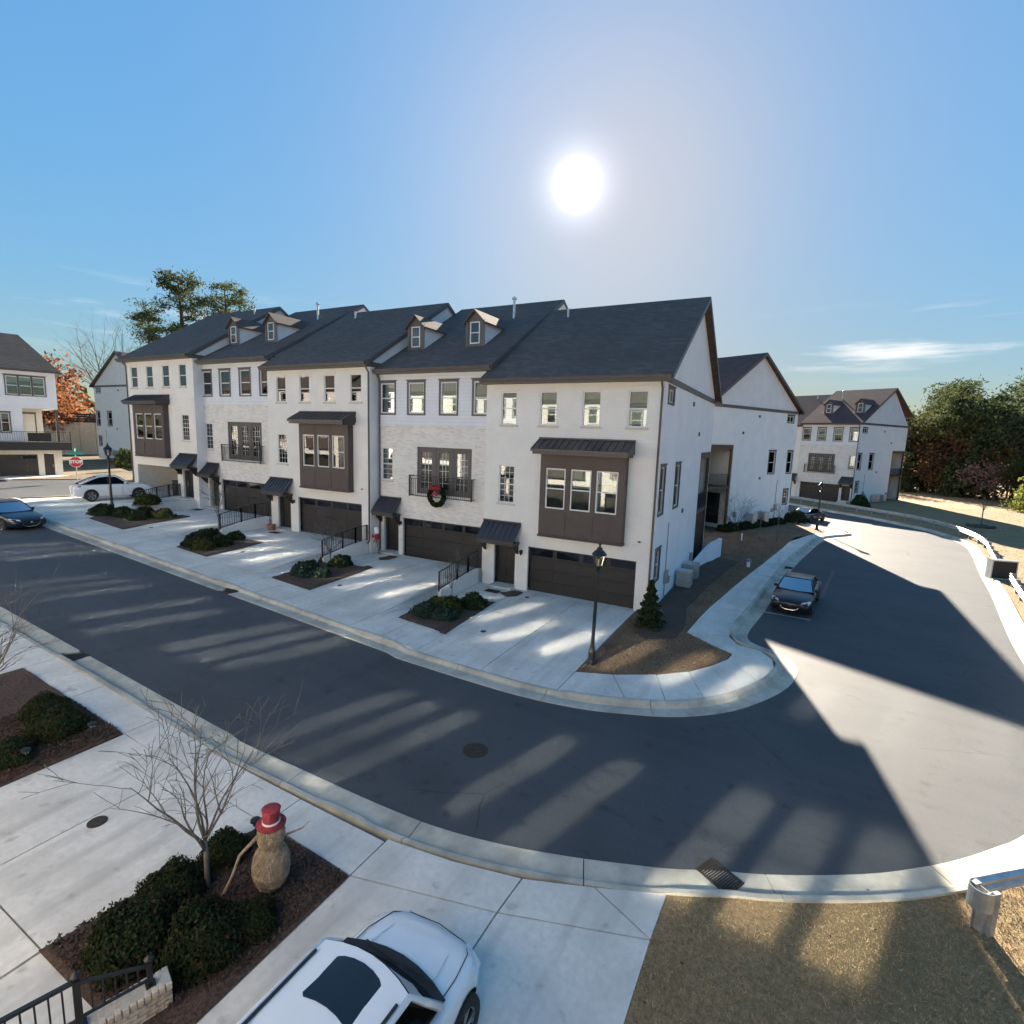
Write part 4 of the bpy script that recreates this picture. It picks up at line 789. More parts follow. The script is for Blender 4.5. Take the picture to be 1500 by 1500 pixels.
for k, x, y, r, l in (('olive', -.35, -4.55, .42, 'tallest olive green shrub by the sapling in the rightmost bed of the far row'), ('blue', -.65, -5.45, .36, 'blue-green shrub at the left corner of the rightmost far bed'), ('mid', .1, -3.25, .36, 'round dark shrub at the back of the rightmost far bed near the doormat'), ('blue', .05, -5.3, .34, 'blue-green shrub at the front of the rightmost far bed'), ('mid', -.95, -4.3, .30, 'dark shrub against the entry wall in the rightmost far bed'),
    ('blue', -7.3, -5.3, .42, 'largest blue-green shrub in the bed with the leaning sapling'), ('mid', -7.6, -2.95, .36, 'dark shrub at the house end of the bed below the brick townhouse'), ('blue', -6.7, -4.9, .3, 'small blue-green shrub right of the leaning sapling'), ('mid', -8.0, -4.4, .3, 'small dark shrub left of the leaning sapling'),
    ('mid', -14.3, -5.7, .44, 'big dark shrub at the front of the middle bed by the slim tree'), ('mid', -15.2, -4.6, .42, 'dark shrub behind the slim bare tree in the middle bed'), ('olive', -13.6, -5.9, .34, 'olive shrub at the road corner of the middle bed'), ('mid', -14.6, -3.5, .30, 'small dark shrub at the back right of the middle bed'), ('mid', -13.7, -4.9, .36, 'low dark shrub at the centre of the middle bed'),
    ('mid', -23.6, -5.5, .42, 'dark round shrub just left of the left street lamp'), ('olive', -24.0, -2.9, .46, 'light green shrub behind the left street lamp beside the coupe'), ('mid', -22.6, -4.9, .40, 'dark shrub right of the left street lamp base'), ('mid', -21.9, -4.2, .42, 'wide dark shrub in the middle of the lamp bed'), ('olive', -21.0, -3.6, .38, 'green shrub at the right end of the lamp bed'), ('mid', -21.3, -4.9, .34, 'low dark shrub at the front right of the lamp bed')):
    shrub(k, x, y, r*1.55, l, 'shrubs in the far driveway beds')
for k, x, y, r in (('olive', -38.2, 4.4, .8), ('olive', -36.2, 5.4, .7)): shrub(k, x, y, r, 'variegated pale green bush behind the white coupe' if r > .75 else 'smaller pale green bush behind the roof of the white coupe', 'pale bushes by the side path')
ORD = ['first', 'second', 'third', 'fourth', 'fifth', 'sixth', 'seventh', 'eighth', 'ninth', 'tenth', 'eleventh', 'twelfth', 'thirteenth', 'fourteenth', 'fifteenth', 'sixteenth', 'seventeenth', 'eighteenth', 'nineteenth', 'twentieth']
for i in range(9):
    t = i/8; shrub('mid', 6.5+3.6*t, 23.3+7.7*t, rnd(.5, .62), f'{ORD[i]} dark clipped shrub from the left in the hedge along the back row side wall', 'hedge shrubs along the back row side wall')
shrub('mid', 11.4, 33.2, .95, 'round dark evergreen at the front corner of the back row gable house', hs=1.15)
shrub('mid', 17.9, 52.2, .95, 'round dark evergreen at the corner of the far dormered townhouse', hs=1.4)
shrub('mid', -52, 9.5, 1.1, 'dark upright evergreen before the tan retaining wall, far left', hs=1.7)
def conifer_mesh(name, n, size, mats, lay=7):
    t = RNG.uniform(0, 1, n)**.8; a = RNG.uniform(0, 2*PI, n); rr = (1-t)*.36*(.75+.35*np.cos(t*lay*2*PI+np.sin(a*3)))+.02; r = rr*RNG.uniform(.35, 1.05, n)**.5
    P = np.stack([r*np.cos(a), r*np.sin(a), .05+t*.95-r*.25], 1); N = np.stack([np.cos(a), np.sin(a), np.full(n, .3)], 1)
    V, F = cards(P, size, N*.8); return npmesh(name, V, F, mats, (RNG.uniform(size=n) < .25).astype(int) if len(mats) > 1 else None)
cm = conifer_mesh('conifer_foliage', 2600, .055, ['shrub', 'needle2'], 6)
def conifer(x, y, h, w, label, me=None, group=None):
    e = empty('conifer', (x, y, hgt(x, y)), rnd(0, 6), label=label, cat='conifer', group=group); obj('foliage', me or cm, e, sc=(h*w, h*w, h)); MB().tube([(0, 0, -.1), (0, 0, h*.8)], [.03*h, .008*h], 6).build('trunk', 'bark', e); return e
conifer(6.78, -1.5, 1.75, 1.0, 'small dense cone-shaped evergreen at the corner of the right end house')
shrub('olive', 7.15, -1.95, .15, 'tiny pale-leaved plant at the foot of the cone-shaped evergreen')
# bare trees
def bare_tree(name, x, y, H, spread, label, seed, trunk=.3, nl=6, twigs=7, r0=.05, m='bark', group=None, lean=(0, 0), dens=1., z=None, cat='bare tree', droop=.2):
    random.seed(seed); e = empty(name, (x, y, hgt(x, y) if z is None else z), label=label, cat=cat, group=group)
    T = MB(); Lm = MB(); Tw = MB(); k = 6 if r0 > .03 else 5
    top = Vector((lean[0]*H*trunk, lean[1]*H*trunk, H*trunk))
    T.tube([(0, 0, -.1), (top.x*.3+rnd(-.01, .01), top.y*.3, H*trunk*.5), top], [r0*1.15, r0, r0*.85], 8)
    def branch(mb, p, d, L, r, lvl):
        n = 6 if lvl < 2 else 4; pts = [p]; d = d.normalized(); q = p.copy(); pd = []
        for i in range(n):
            d = (d+Vector((rnd(-.16, .16), rnd(-.16, .16), rnd(-.10, .12)-droop*.25*(lvl >= 1)*(i/n)))).normalized(); q = q+d*(L/n); pts.append(q.copy()); pd.append(d.copy())
        rads = [max(.0035, r*(1-.8*i/n)) for i in range(n+1)]
        mb.tube(pts, rads, 6 if lvl == 0 else 3 if lvl > 1 else 5)
        if lvl < 3:
            c = int((twigs if lvl == 0 else 4 if lvl == 1 else 2)*dens)
            for j in range(c):
                i = min(n-1, int(rnd(.18, 1)*n)); a = pts[i].lerp(pts[i+1], rnd(0, 1)); s = Vector((rnd(-1, 1), rnd(-1, 1), rnd(-.3, .8))).normalized()
                branch(Lm if lvl == 0 else Tw, a, (pd[i]*.9+s*.8), L*rnd(.35, .62), max(.004, rads[i]*.6), lvl+1)
    for i in range(nl):
        a = 2*PI*i/nl+rnd(-.4, .4); s = spread*rnd(.5, 1.1) if i else .1
        st = Vector((0, 0, 0)).lerp(top, 1 if i < 3 else rnd(.72, 1)); d = Vector((math.cos(a)*s, math.sin(a)*s, 1.0)); branch(Lm, st, d, H*(1-trunk)*rnd(.8, 1.05)*(.85 if i == 0 else 1), r0*rnd(.5, .72), 0)
    T.build('trunk', m, e, True); Lm.build('limbs', m, e, True); tag(Tw.build('twigs', m, e, True), kind='stuff'); random.seed(seed+1); return e
bare_tree('bare_tree', 3.92, -16.66, 2.5, .66, 'bare crape-like tree with a pale trunk in the foreground bed beside the vine snowman', 17, .34, 7, 7, .036, dens=.95, droop=.5)
bare_tree('bare_tree', -3.1, -17.3, 2.7, 1.0, 'bare tree at the left edge whose twigs reach in over the pavement', 23, .28, 8, 7, .05, dens=1.0, droop=.6)
GS = 'bare saplings in the far beds'
bare_tree('sapling', -.75, -3.55, 1.95, .8, 'bare sapling before the second garage door, in the rightmost far bed', 31, .42, 6, 5, .026, group=GS, cat='sapling')
bare_tree('sapling', -8.0, -3.2, 2.1, .85, 'leaning bare sapling with side shoots, below the middle brown bay', 37, .34, 7, 5, .03, group=GS, lean=(.05, 0), cat='sapling')
bare_tree('sapling', -14.75, -4.3, 3.0, .35, 'slim upright bare sapling in the middle bed before the undecorated brick house', 41, .5, 5, 4, .03, group=GS, cat='sapling')
bare_tree('sapling', 7.3, 24.2, 2.6, 1.1, 'multi-stemmed bare crape myrtle against the blue-shaded back row wall', 43, .1, 9, 5, .04, cat='sapling')
bare_tree('sapling', -47, 11.5, 3.6, .9, 'pale bare tree before the far left cream gable wall', 47, .25, 7, 5, .05, cat='sapling')
for x, y, h, l, sd in ((9.15, 21.3, 2.0, 'thin staked sapling in the side yard, nearer the parked sedan', 53), (10.3, 21.6, 2.6, 'taller thin staked sapling in the side yard beside the pavement', 59)):
    bare_tree('sapling', x, y, h, .12, l, sd, .55, 4, 3, .025, cat='sapling')
bare_tree('sapling', 26.4, 41.7, 2.3, .15, 'dark young tree in a round mulch ring on the right lawn', 61, .6, 4, 3, .05, cat='sapling')
q = sheet('mulch_bed', [(26.4+1.1*math.cos(a*PI/8), 41.7+1.1*math.sin(a*PI/8)) for a in range(16)], .01, 'mulch', mound=.2); tag(q, 'round mulch ring at the foot of the young tree on the right lawn', 'mulch bed')
# tall trees: crowns are clumps of leaf or needle cards
def crown(K, M_, rc, dims, size, shape='ball', asp=1.6, flat=.55):
    c = []
    while len(c) < K:
        p = RNG.uniform(-1, 1, 3)
        if shape == 'ball' and np.linalg.norm(p) > 1: continue
        if shape == 'cone':
            t = (p[2]+1)/2
            if math.hypot(p[0], p[1]) > (1-t)*.95+.08: continue
        c.append(p*np.array(dims))
    c = np.array(c); P = np.repeat(c, M_, 0); o = RNG.normal(size=P.shape)*rc*RNG.uniform(.6, 1.2, (K, 1)).repeat(M_, 0); o[:, 2] *= flat
    return cards(P+o, size, asp=asp), c
def tree_proto(kind):
    if kind == 'pine': (V, F), c = crown(44, 70, .8, (2.9, 2.9, 4.2), .22, asp=3, flat=.45); V[:, 2] += 11.6; H = 14.5; m = ['needle']
    elif kind == 'tallpine': (V, F), c = crown(27, 130, .80, (3.1, 3.1, 5.2), .16, asp=4., flat=.40); V[:, 2] += 21.2; H = 25.5; m = ['needle']
    elif kind == 'broad': (V, F), c = crown(70, 75, .95, (4.0, 4.0, 5.2), .26, flat=.8); V[:, 2] += 7.2; H = 10; m = ['needle2']
    elif kind == 'olive': (V, F), c = crown(56, 62, .9, (3.6, 3.6, 5.0), .25, flat=.8); V[:, 2] += 8.0; H = 11; m = ['olive']
    elif kind == 'brown': (V, F), c = crown(46, 26, .75, (2.4, 2.4, 3.4), .26, flat=.8); V[:, 2] += 4.6; H = 7; m = ['brownleaf']
    elif kind == 'pink': (V, F), c = crown(44, 26, .65, (2.0, 2.0, 2.8), .22, flat=.8); V[:, 2] += 3.4; H = 5; m = ['pinkleaf']
    elif kind == 'orange': (V, F), c = crown(60, 30, .9, (3.4, 3.4, 5.5), .36, flat=.8); V[:, 2] += 8.0; H = 11; m = ['orangeleaf']
    elif kind == 'red': (V, F), c = crown(60, 30, .9, (3.4, 3.4, 5.0), .36, flat=.8); V[:, 2] += 8.5; H = 11; m = ['redleaf']
    elif kind == 'cone': (V, F), c = crown(60, 34, .45, (1.9, 1.9, 3.2), .26, 'cone', flat=.7); V[:, 2] += 3.3; H = 5; m = ['needle2']
    elif kind == 'bright': (V, F), c = crown(90, 40, .42, (2.5, 2.5, 3.5), .22, 'cone', flat=.8); V[:, 2] += 3.6; H = 5.5; m = ['greenleaf']
    base = V[:, 2].mean()
    t = MB(); r = H*.014; t.tube([(0, 0, -.5), (rnd(-.1, .1), rnd(-.1, .1), H*.35), (rnd(-.25, .25), rnd(-.25, .25), H*.7), (rnd(-.2, .2), rnd(-.2, .2), H)], [r*1.3, r, r*.75, r*.2], 7)
    l = MB(); zc = V[:, 2].min()*.5+base*.5; off = V[:, 2].mean()-c[:, 2].mean()
    for p in c[::2]:
        q = Vector((p[0], p[1], p[2]+off)); s = Vector((0, 0, min(H*.96, max(H*.25, q.z-math.hypot(q.x, q.y)*.5)))); l.tube([s, s.lerp(q, .55)+Vector((0, 0, -.1)), q], [r*.38, r*.25, r*.06], 4)
    return npmesh('crown', V, F, m), t.mesh('trunk', 'pinebark', True), l.mesh('limbs', 'pinebark', True)
PR = {}
for k, n in (('pine', 3), ('tallpine', 3), ('broad', 3), ('olive', 2), ('brown', 2), ('pink', 2), ('orange', 1), ('red', 1), ('cone', 2), ('bright', 1)): PR[k] = [tree_proto(k) for _ in range(n)]
DESC = {'pine': 'tall pine', 'broad': 'dense dark evergreen', 'olive': 'olive green tree', 'brown': 'brown-leaved low tree', 'pink': 'dry pinkish small tree', 'cone': 'dark cone-shaped evergreen'}
def tree(kind, x, y, s=1., label=None, group=None, z=None, i=None, name=None):
    c, t, l = random.choice(PR[kind]) if i is None else PR[kind][i]
    e = empty(name or {'pine': 'pine_tree', 'tallpine': 'pine_tree', 'cone': 'conifer', 'bright': 'conifer'}.get(kind, 'tree'), (x, y, hgt(x, y) if z is None else z), rnd(0, 6), label=label, cat='tree', group=group); e.scale = (s, s, s*rnd(.95, 1.06))
    obj('crown', c, e); obj('trunk', t, e); obj('limbs', l, e); return e
for i, (x, y, s, l) in enumerate(((-77.2, 26.1, .88, 'shortest tall pine over the roofs, leftmost of three'), (-75.4, 30.0, 1.08, 'tallest pine above the left end of the row, middle of three'), (-72, 35.2, 1.04, 'rightmost tall pine behind the dark roofs at left'))): tree('tallpine', x, y, s, l, i=i, group='tall pines above the left roofs')
bare_tree('bare_tree', -78.5, 22.0, 19, .5, 'tall leafless tree left of the pines above the far left gable', 71, .35, 8, 6, .2, 'bark', z=2)
for k, x, y, s, l in (('red', -92, 13.5, 1.06, 'red autumn tree just right of the far left house'), ('orange', -97, 22, 1.12, 'orange autumn tree against the cream gable, taller than the red one'), ('red', -104, 18, 1.15, 'reddish tree behind the tan retaining wall between the houses'), ('orange', -90, 18, .85, 'golden brown tree low behind the tan retaining wall'), ('olive', -100, 10, 1., 'olive tree mostly hidden behind the far left house')): tree(k, x, y, s, l, 'autumn trees behind the tan wall')
random.seed(99)
GW = 'trees in the wood beyond the right lawn'
W0 = Vector((21.5, 92)); W1 = Vector((46, 60)); dW = (W1-W0); nW = Vector((dW.y, -dW.x)).normalized()*-1
if nW.y < 0: nW = -nW
WOOD = {}
def wood(kind, t, dep, s):
    p = W0+dW*t+nW*dep; row = 'front edge' if dep < 3 else 'second rank' if dep < 8 else 'back'
    e = tree(kind, p.x, p.y, s, 'x', GW); WOOD.setdefault((kind, row), []).append((math.atan2(p.x-CAM.x, p.y-CAM.y), e))
for i in range(13): wood(random.choice(['broad', 'pine', 'olive', 'olive', 'pine']), i/12*1.25, rnd(3.5, 6.5), rnd(.92, 1.12))
for i in range(13): wood(random.choice(['pine', 'broad', 'pine']), i/12*1.2+.03, rnd(8, 12), rnd(1.0, 1.16))
for i in range(10): wood(random.choice(['pine', 'olive', 'pine']), i/9*1.15, rnd(14, 20), rnd(1.05, 1.25))
for i, k in enumerate(['brown', 'brown', 'pink', 'cone', 'brown', 'cone', 'pink', 'pink', 'olive', 'cone', 'broad', 'cone', 'broad', 'pink', 'cone']): wood(k, -.02+i/14*1.15, rnd(-.8, 2.2), rnd(.8, 1.1) if k not in ('olive', 'broad') else rnd(.5, .62))
for i in range(24): wood(random.choice(['brown', 'cone', 'cone', 'brown', 'cone']), -.04+i/23*1.2, rnd(2.6, 7.5), rnd(.9, 1.5))
for (k_, row), L_ in WOOD.items():
    for i, (_, e) in enumerate(sorted(L_, key=lambda q: q[0])): e['label'] = f'{DESC[k_]}, {ORD[i]} from left in the {row} of the right wood'
for (x, y, s), l in zip(((19, 84, .9), (16.5, 90, 1.), (23.5, 80, .75)), ('middle rust-brown tree beside the far dormered townhouse', 'rust-brown tree hidden behind the far dormered townhouse', 'smallest rust-brown tree, just right of the far dormered townhouse')): tree('brown', x, y, s, l, 'rust-brown trees beside the far house')
tree('bright', 36.0, 61.6, 1.0, 'bright yellow-green sunlit conifer at the right edge of the photo')
tree('bright', 38.7, 63.5, 1.25, 'second bright sunlit conifer behind, cut by the right edge of the photo')
# far wood closing the view all round (reads as one mass)
(V, F), c = crown(420, 26, 2.6, (1, 1, 1), 1.5, flat=.7)
a = RNG.uniform(0, 2*PI, 420).repeat(26); R_ = RNG.uniform(150, 190, 420).repeat(26); h_ = RNG.uniform(1, 13, 420).repeat(26)
P = np.stack([11+R_*np.cos(a), 0+R_*np.sin(a), h_], 1)+RNG.normal(size=(420*26, 3))*np.array([3, 3, 1.8]); V, F = cards(P, 2.2)
tag(obj('far_wood', npmesh('far_wood', V, F, ['needle2', 'greyleaf', 'brownleaf'], RNG.integers(0, 3, len(F)))), kind='stuff')
# grass blades, leaves and bark
def inside(poly, P):
    x, y = P[:, 0], P[:, 1]; r = np.zeros(len(P), bool); n = len(poly)
    for i in range(n):
        (x0, y0), (x1, y1) = poly[i], poly[(i+1) % n]; c = ((y0 > y) != (y1 > y)); r ^= c & (x < (x1-x0)*(y-y0)/(y1-y0+1e-12)+x0)
    return r
def blades(name, poly, n, h, w, m, z0=.0, box=None):
    x0, x1, y0, y1 = box or (min(p[0] for p in poly), max(p[0] for p in poly), min(p[1] for p in poly), max(p[1] for p in poly))
    P = np.stack([RNG.uniform(x0, x1, n), RNG.uniform(y0, y1, n)], 1); P = P[inside(poly, P)]; n = len(P)
    z = np.array([hgt(*p) for p in P])+z0 if x0 < 4.6 else np.full(n, z0)
    B = np.column_stack([P, z]); a = RNG.uniform(0, 2*PI, n); ww = w*RNG.uniform(.6, 1.3, n); t = np.stack([np.cos(a)*ww, np.sin(a)*ww, np.zeros(n)], 1); l = RNG.normal(size=(n, 3))*h*.55; l[:, 2] = h*RNG.uniform(.35, 1.15, n)
    V = np.stack([B-t, B+t, B+l], 1).reshape(-1, 3); o = obj(name, npmesh(name, V, np.arange(3*n).reshape(n, 3), m, RNG.integers(0, len(m), n))); return tag(o, kind='stuff')
def chips(name, poly, n, s, m=('chip',), dz=0.):
    P = np.stack([RNG.uniform(min(p[0] for p in poly), max(p[0] for p in poly), n), RNG.uniform(min(p[1] for p in poly), max(p[1] for p in poly), n)], 1); P = P[inside(poly, P)]; n = len(P)
    B = np.column_stack([P, np.array([hgt(*p) for p in P])+.075+dz+RNG.uniform(-.02, .015, n)]); V, F = cards(B, s, np.tile([0, 0, 1.4], (n, 1)), asp=2.2); return tag(obj(name, npmesh(name, V, F, list(m), RNG.integers(0, len(m), n))), kind='stuff')
MT['bladeg'] = mat('dull_green_blades', (.16, .15, .07), .8, .4, 6)
blades('grass', lawnR, 150000, .035, .006, ['blade', 'blade', 'blade', 'blade', 'blade', 'bladeg'], box=(9.86, 17.5, -17.5, -6.5))
blades('grass', lawnR, 60000, .05, .016, ['blade', 'blade', 'blade', 'bladeg'], box=(17, 45, -8, 60))
CL = [(5.9, -6.5), (8, -5.5), (9.3, -3.9), (9.75, -2.5), (8.1, -1.3), (8.3, 2.4), (9.8, 13), (11, 21.6), (7, 23), (6, 14.5), (8, 12.5), (7.9, 1.5), (7.9, -2.2), (7, -2.9), (5.9, -1)]
MT['bladeb'] = mat('brown_dead_blades', (.17, .105, .06), .85, .45, 8, col2=(.24, .16, .09)); blades('grass', CL, 60000, .04, .010, ['bladeb', 'bladeb', 'deadgrass', 'blade'])
chips('fallen_leaves', CL, 2600, .04, ('bladeb', 'chip', 'brownleaf'), -.04)
chips('fallen_leaves', [(9.95, -12.9), (13.5, -11), (18, -8), (18, -20), (9.95, -20)], 220, .022, ('brownleaf', 'chip'), -.045)
chips('bark_mulch', [(2.96, -18.27), (3.49, -15.4), (5.50, -15.45), (5.46, -17.2), (5.28, -17.75), (4.85, -18.25)], 9000, .035, ('chip', 'mulch'))
chips('bark_mulch', [(-3.68, -17.6), (-3.61, -15.35), (-1.24, -15.35), (-1.20, -17.4)], 5000, .035, ('chip', 'mulch'))
# ------------------------------------------------------------------ far left house with the deck over its garage
def left_house():
    a = math.radians(75); W_ = 9.0; D = 8.0; c, s = math.cos(a), math.sin(a); X = lambda d: W_-d
    h = empty('corner_house', (-46.3-c*W_, 1.75-s*W_, 2.15), a, label='white house with a dark deck over its garage at the left edge', cat='house')
    wins = [(X(3.18), X(2.43), 6.84, 8.36), (X(2.39), X(1.57), 6.84, 8.36), (X(1.53), X(.74), 6.84, 8.36)]; lw = (X(3.70), X(3.16), 3.72, 5.3)
    b = MB(); b.holes(0, W_, 5.8, 8.95, 0, wins, .14); b.holes(0, X(2.33), -.6, 5.8, 0, [lw, (X(4.7), X(2.34), -.1, 1.9)], .14)
    b.quad((W_, 0, 5.8), (W_, D, 5.8), (W_, D, 8.95), (W_, 0, 8.95)); b.quad((W_, 2.2, -.6), (W_, D, -.6), (W_, D, 5.8), (W_, 2.2, 5.8)) if 0 else None; b.quad((0, D, -.6), (0, 0, -.6), (0, 0, 8.95), (0, D, 8.95)); b.quad((X(.9), D, -.6), (0, D, -.6), (0, D, 8.95), (X(.9), D, 8.95)); b.quad((W_, D, 5.8), (X(.9), D, 5.8), (X(.9), D, 8.95), (W_, D, 8.95)); b.quad((X(.9), 1.9, 1.9), (X(.9), D, 1.9), (X(.9), D, 5.8), (X(.9), 1.9, 5.8))
    b.build('wall', 'siding', h)
    p = MB(); p.quad((X(2.33), 0, 1.9), (X(2.33), 1.8, 1.9), (X(2.33), 1.8, 5.79), (X(2.33), 0, 5.79)); p.box(X(2.33), X(.91), 1.8, 1.9, 1.9, 5.79); p.box(X(2.33), W_, .01, D, 5.74, 5.79); p.build('porch_wall', 'cream', h)
    q = MB(); q.box(X(1.62), X(1.22), -.02, .3, -.3, 2.25); q.box(X(.54), W_, -.02, .4, -.3, 2.25); q.box(X(1.22), X(.54), -.02, .25, 1.93, 2.25); q.box(X(4.7), X(1.62), -.02, .2, 1.86, 2.25); q.box(X(.2), W_-.003, .4, D, -.3, 2.25); q.build('garage_wall', 'cream', h)
    for i, w in enumerate(wins): window(h, *w, 0, None, dark=True, blind=(.35, .2, .3)[i])
    window(h, *lw, 0, None, dark=True, blind=.3)
    window(h, X(2.25), X(1.42), 2.4, 5.3, 1.8, None, dark=True, lites=2, sashes=False)
    garage(h, X(4.7), X(1.63), 1.85, -.1, None, .1, 3); front_door(h, X(1.2), X(.56), -.05, 1.9, -.25, None)
    d = MB(); d.box(X(8), W_+.55, -1.5, -.03, 2.27, 2.95); d.box(X(2.33), W_+.3, -.03, 2.2, 2.27, 2.6); dk = d.build('deck', 'plastic', h)
    rail_panel(dk, (X(8), -1.45, 2.96), (W_+.5, -1.45, 2.96), .85, 60); rail_panel(dk, (W_+.5, -1.45, 2.96), (W_+.5, -.06, 2.96), .85, 12)
    MB().box(X(2.25), X(.75), -1.38, -1.34, 3.02, 3.72).build('deck_screen', 'plastic', dk)
    MB().box(X(.20), X(.02), .03, .21, 2.61, 5.73).build('porch_post', 'bay', dk)
    o = .35; ze, zr = 8.95, 12.2; r = [(-o, -o, ze), (W_+o, -o, ze), (W_+o, D+o, ze), (-o, D+o, ze), (-o, D/2, zr), (X(1.82), D/2, zr)]; b = MB()
    b.add(r+[(p[0], p[1], p[2]-.14) for p in r[:4]], [(0, 1, 5, 4), (1, 2, 5), (2, 3, 4, 5), (0, 4, 3), (0, 6, 7, 1), (1, 7, 8, 2), (2, 8, 9, 3), (3, 9, 6, 0), (6, 9, 8, 7)]); rf = b.build('roof', 'roof', h, recalc=True)
    g = MB(); g.box(-o, W_+o, -o-.10, -o-.003, ze-.16, ze-.02); g.box(W_+o+.003, W_+o+.10, -o, D+o, ze-.16, ze-.02); g.build('gutter', 'dkmetal', rf)
left_house()
e = empty('retaining_wall', label='long tan block retaining wall with a dark fence along its top, far left', cat='wall')
A, B = Vector((-93, 3, 0)), Vector((-86.5, 31, 0)); n = 14
for k in range(n):
    p, q = A.lerp(B, k/n), A.lerp(B, (k+1)/n-.002); m = MB(); m.bar(p+Vector((0, 0, 4.3)), q+Vector((0, 0, 4.3)), .5, 5.0); m.build('wall_panel', 'retain', e)
f = MB()
for k in range(n+1): p = A.lerp(B, k/n); f.bar(p+Vector((0, 0, 6.8)), p+Vector((0, 0, 8.1)), .12, .12, upv=(0, 1, 0))
for z in (7.0, 7.35, 7.7, 8.05): f.bar(A+Vector((0, 0, z)), B+Vector((0, 0, z)), .06, .28)
f.build('fence', 'plastic', e)
# ------------------------------------------------------------------ entry walls with railings, steps, porch things
def entry_wall(x, z, zl, label, y1=-3.05, sg=1):
    """low curved wall holding the upper driveway, with its iron railing"""
    e = empty('entry_wall', (x, 0, 0), label=label, cat='railing wall', group='low entry walls with black railings'); b = MB(); n = 10; pts = []
    for i in range(n+1):
        t = i/n; y = -.04+(y1+.04)*t; pts.append((sg*.10*math.sin(t*PI), y, z+.16-(.34*sst(.35, 1, t))))
    for (a, c) in zip(pts, pts[1:]):
        vs = [(a[0]-.09, a[1], zl-.3), (a[0]+.09, a[1], zl-.3), (a[0]+.09, a[1], a[2]), (a[0]-.09, a[1], a[2]), (c[0]-.09, c[1], zl-.3), (c[0]+.09, c[1], zl-.3), (c[0]+.09, c[1], c[2]), (c[0]-.09, c[1], c[2])]
        b.add(vs, [(3, 2, 6, 7), (1, 5, 6, 2), (0, 3, 7, 4)])
    b.add([(pts[-1][0]-.09, y1, zl-.3), (pts[-1][0]+.09, y1, zl-.3), (pts[-1][0]+.09, y1, pts[-1][2]), (pts[-1][0]-.09, y1, pts[-1][2])], [(0, 1, 2, 3)])
    w = b.build('wall', 'brick', e, recalc=True)
    for a, c in ((0, 3), (3, 6), (6, 10)): rail_panel(e, pts[a], pts[c], .82, 9, 'railing')
entry_wall(-1.76, .5, 0, 'low white wall with black railing left of the right end house door')
entry_wall(-8.68, 1.0, .5, 'low white wall with black railing between the middle bay house and the wreath house')
entry_wall(-16.58, 1.5, 1.0, 'low white wall with black railing left of the terracotta pot')
entry_wall(-25.5, 2.0, 2.0, 'black railing beside the front door of the left end house', y1=-2.6)
def doormat(x, y, label): e = MB().box(-.33, .33, -.2, .2, 0, .02).build('doormat', 'mat', loc=(x, y, hgt(x, y)+.012)); tag(e, label, 'doormat', 'dark doormats')
doormat(-.35, -.95, 'dark doormat at the door of the right end house'); doormat(-14.75, -1.0, 'dark doormat beside the terracotta pot'); doormat(-22.9, -.5, 'dark doormat of the undecorated brick house')
e = MB().lathe([(.14, 0), (.20, .12), (.22, .26), (.25, .28), (.25, .34), (.20, .34), (.19, .28)], n=18).build('flower_pot', 'terracotta', smooth=False, loc=(-15.55, -.62, 1.012)); tag(e, 'round terracotta pot by the door under the middle door hood', 'pot')
e = empty('porch_figure', (-7.95, -.08, .51), label='slim grey holiday stand with a red bow and white top beside the second door', cat='decoration')
MB().lathe([(.17, 0), (.17, .08), (.09, .12), (.07, .75), (.10, .8)], n=10).build('stand', 'post', e); MB().lathe([(.10, 1.10), (.13, 1.15), (.13, 1.38), (.09, 1.45)], n=10).build('top', 'signwhite', e)
b = MB()
for s in (-1, 1): b.add([(0, -.1, .95), (s*.22, -.12, 1.08), (s*.24, -.12, .86)], [(0, 1, 2)]); b.add([(0, -.1, .93), (s*.14, -.12, .62), (s*.03, -.12, .66)], [(0, 1, 2)])
b.lathe([(.1, .8), (.12, .95), (.1, 1.1)], n=10); b.build('bow', 'red', e)
# wreath with its red bow
e = empty('wreath', (-4.28, .20, 3.86), label='large dark green wreath with a red bow hanging on the balcony railing', cat='wreath')
t = RNG.uniform(0, 2*PI, 2600); p = RNG.uniform(0, 2*PI, 2600); r = .13*np.sqrt(RNG.uniform(.2, 1, 2600)); P = np.stack([(.42+r*np.cos(p))*np.cos(t), -.06+r*np.sin(p)*.8, (.42+r*np.cos(p))*np.sin(t)], 1); V, F = cards(P, .055)
obj('greenery', npmesh('greenery', V, F, ['shrub', 'shruby'], (RNG.uniform(size=2600) < .12).astype(int)), e)
b = MB()
for s in (-1, 1): b.add([(0, -.22, .42), (s*.30, -.24, .62), (s*.34, -.2, .30)], [(0, 1, 2)]); b.add([(0, -.22, .40), (s*.22, -.24, .02), (s*.06, -.24, .04)], [(0, 1, 2)]); b.tube([(0, -.2, .42), (s*.16, -.30, .54), (s*.30, -.24, .44), (s*.16, -.2, .34), (0, -.2, .42)], .045, 6)
b.build('bow', 'red', e)
e = MB().box(-.3, .3, -.26, .26, 0, 1.0).box(-.33, .33, -.29, .29, 1.0, 1.07).box(-.33, -.28, -.2, .2, .7, .75).build('rubbish_bin', 'plastic', loc=(-27.0, .75, 2.0)); tag(e, 'dark wheeled bin just inside the open garage', 'bin')
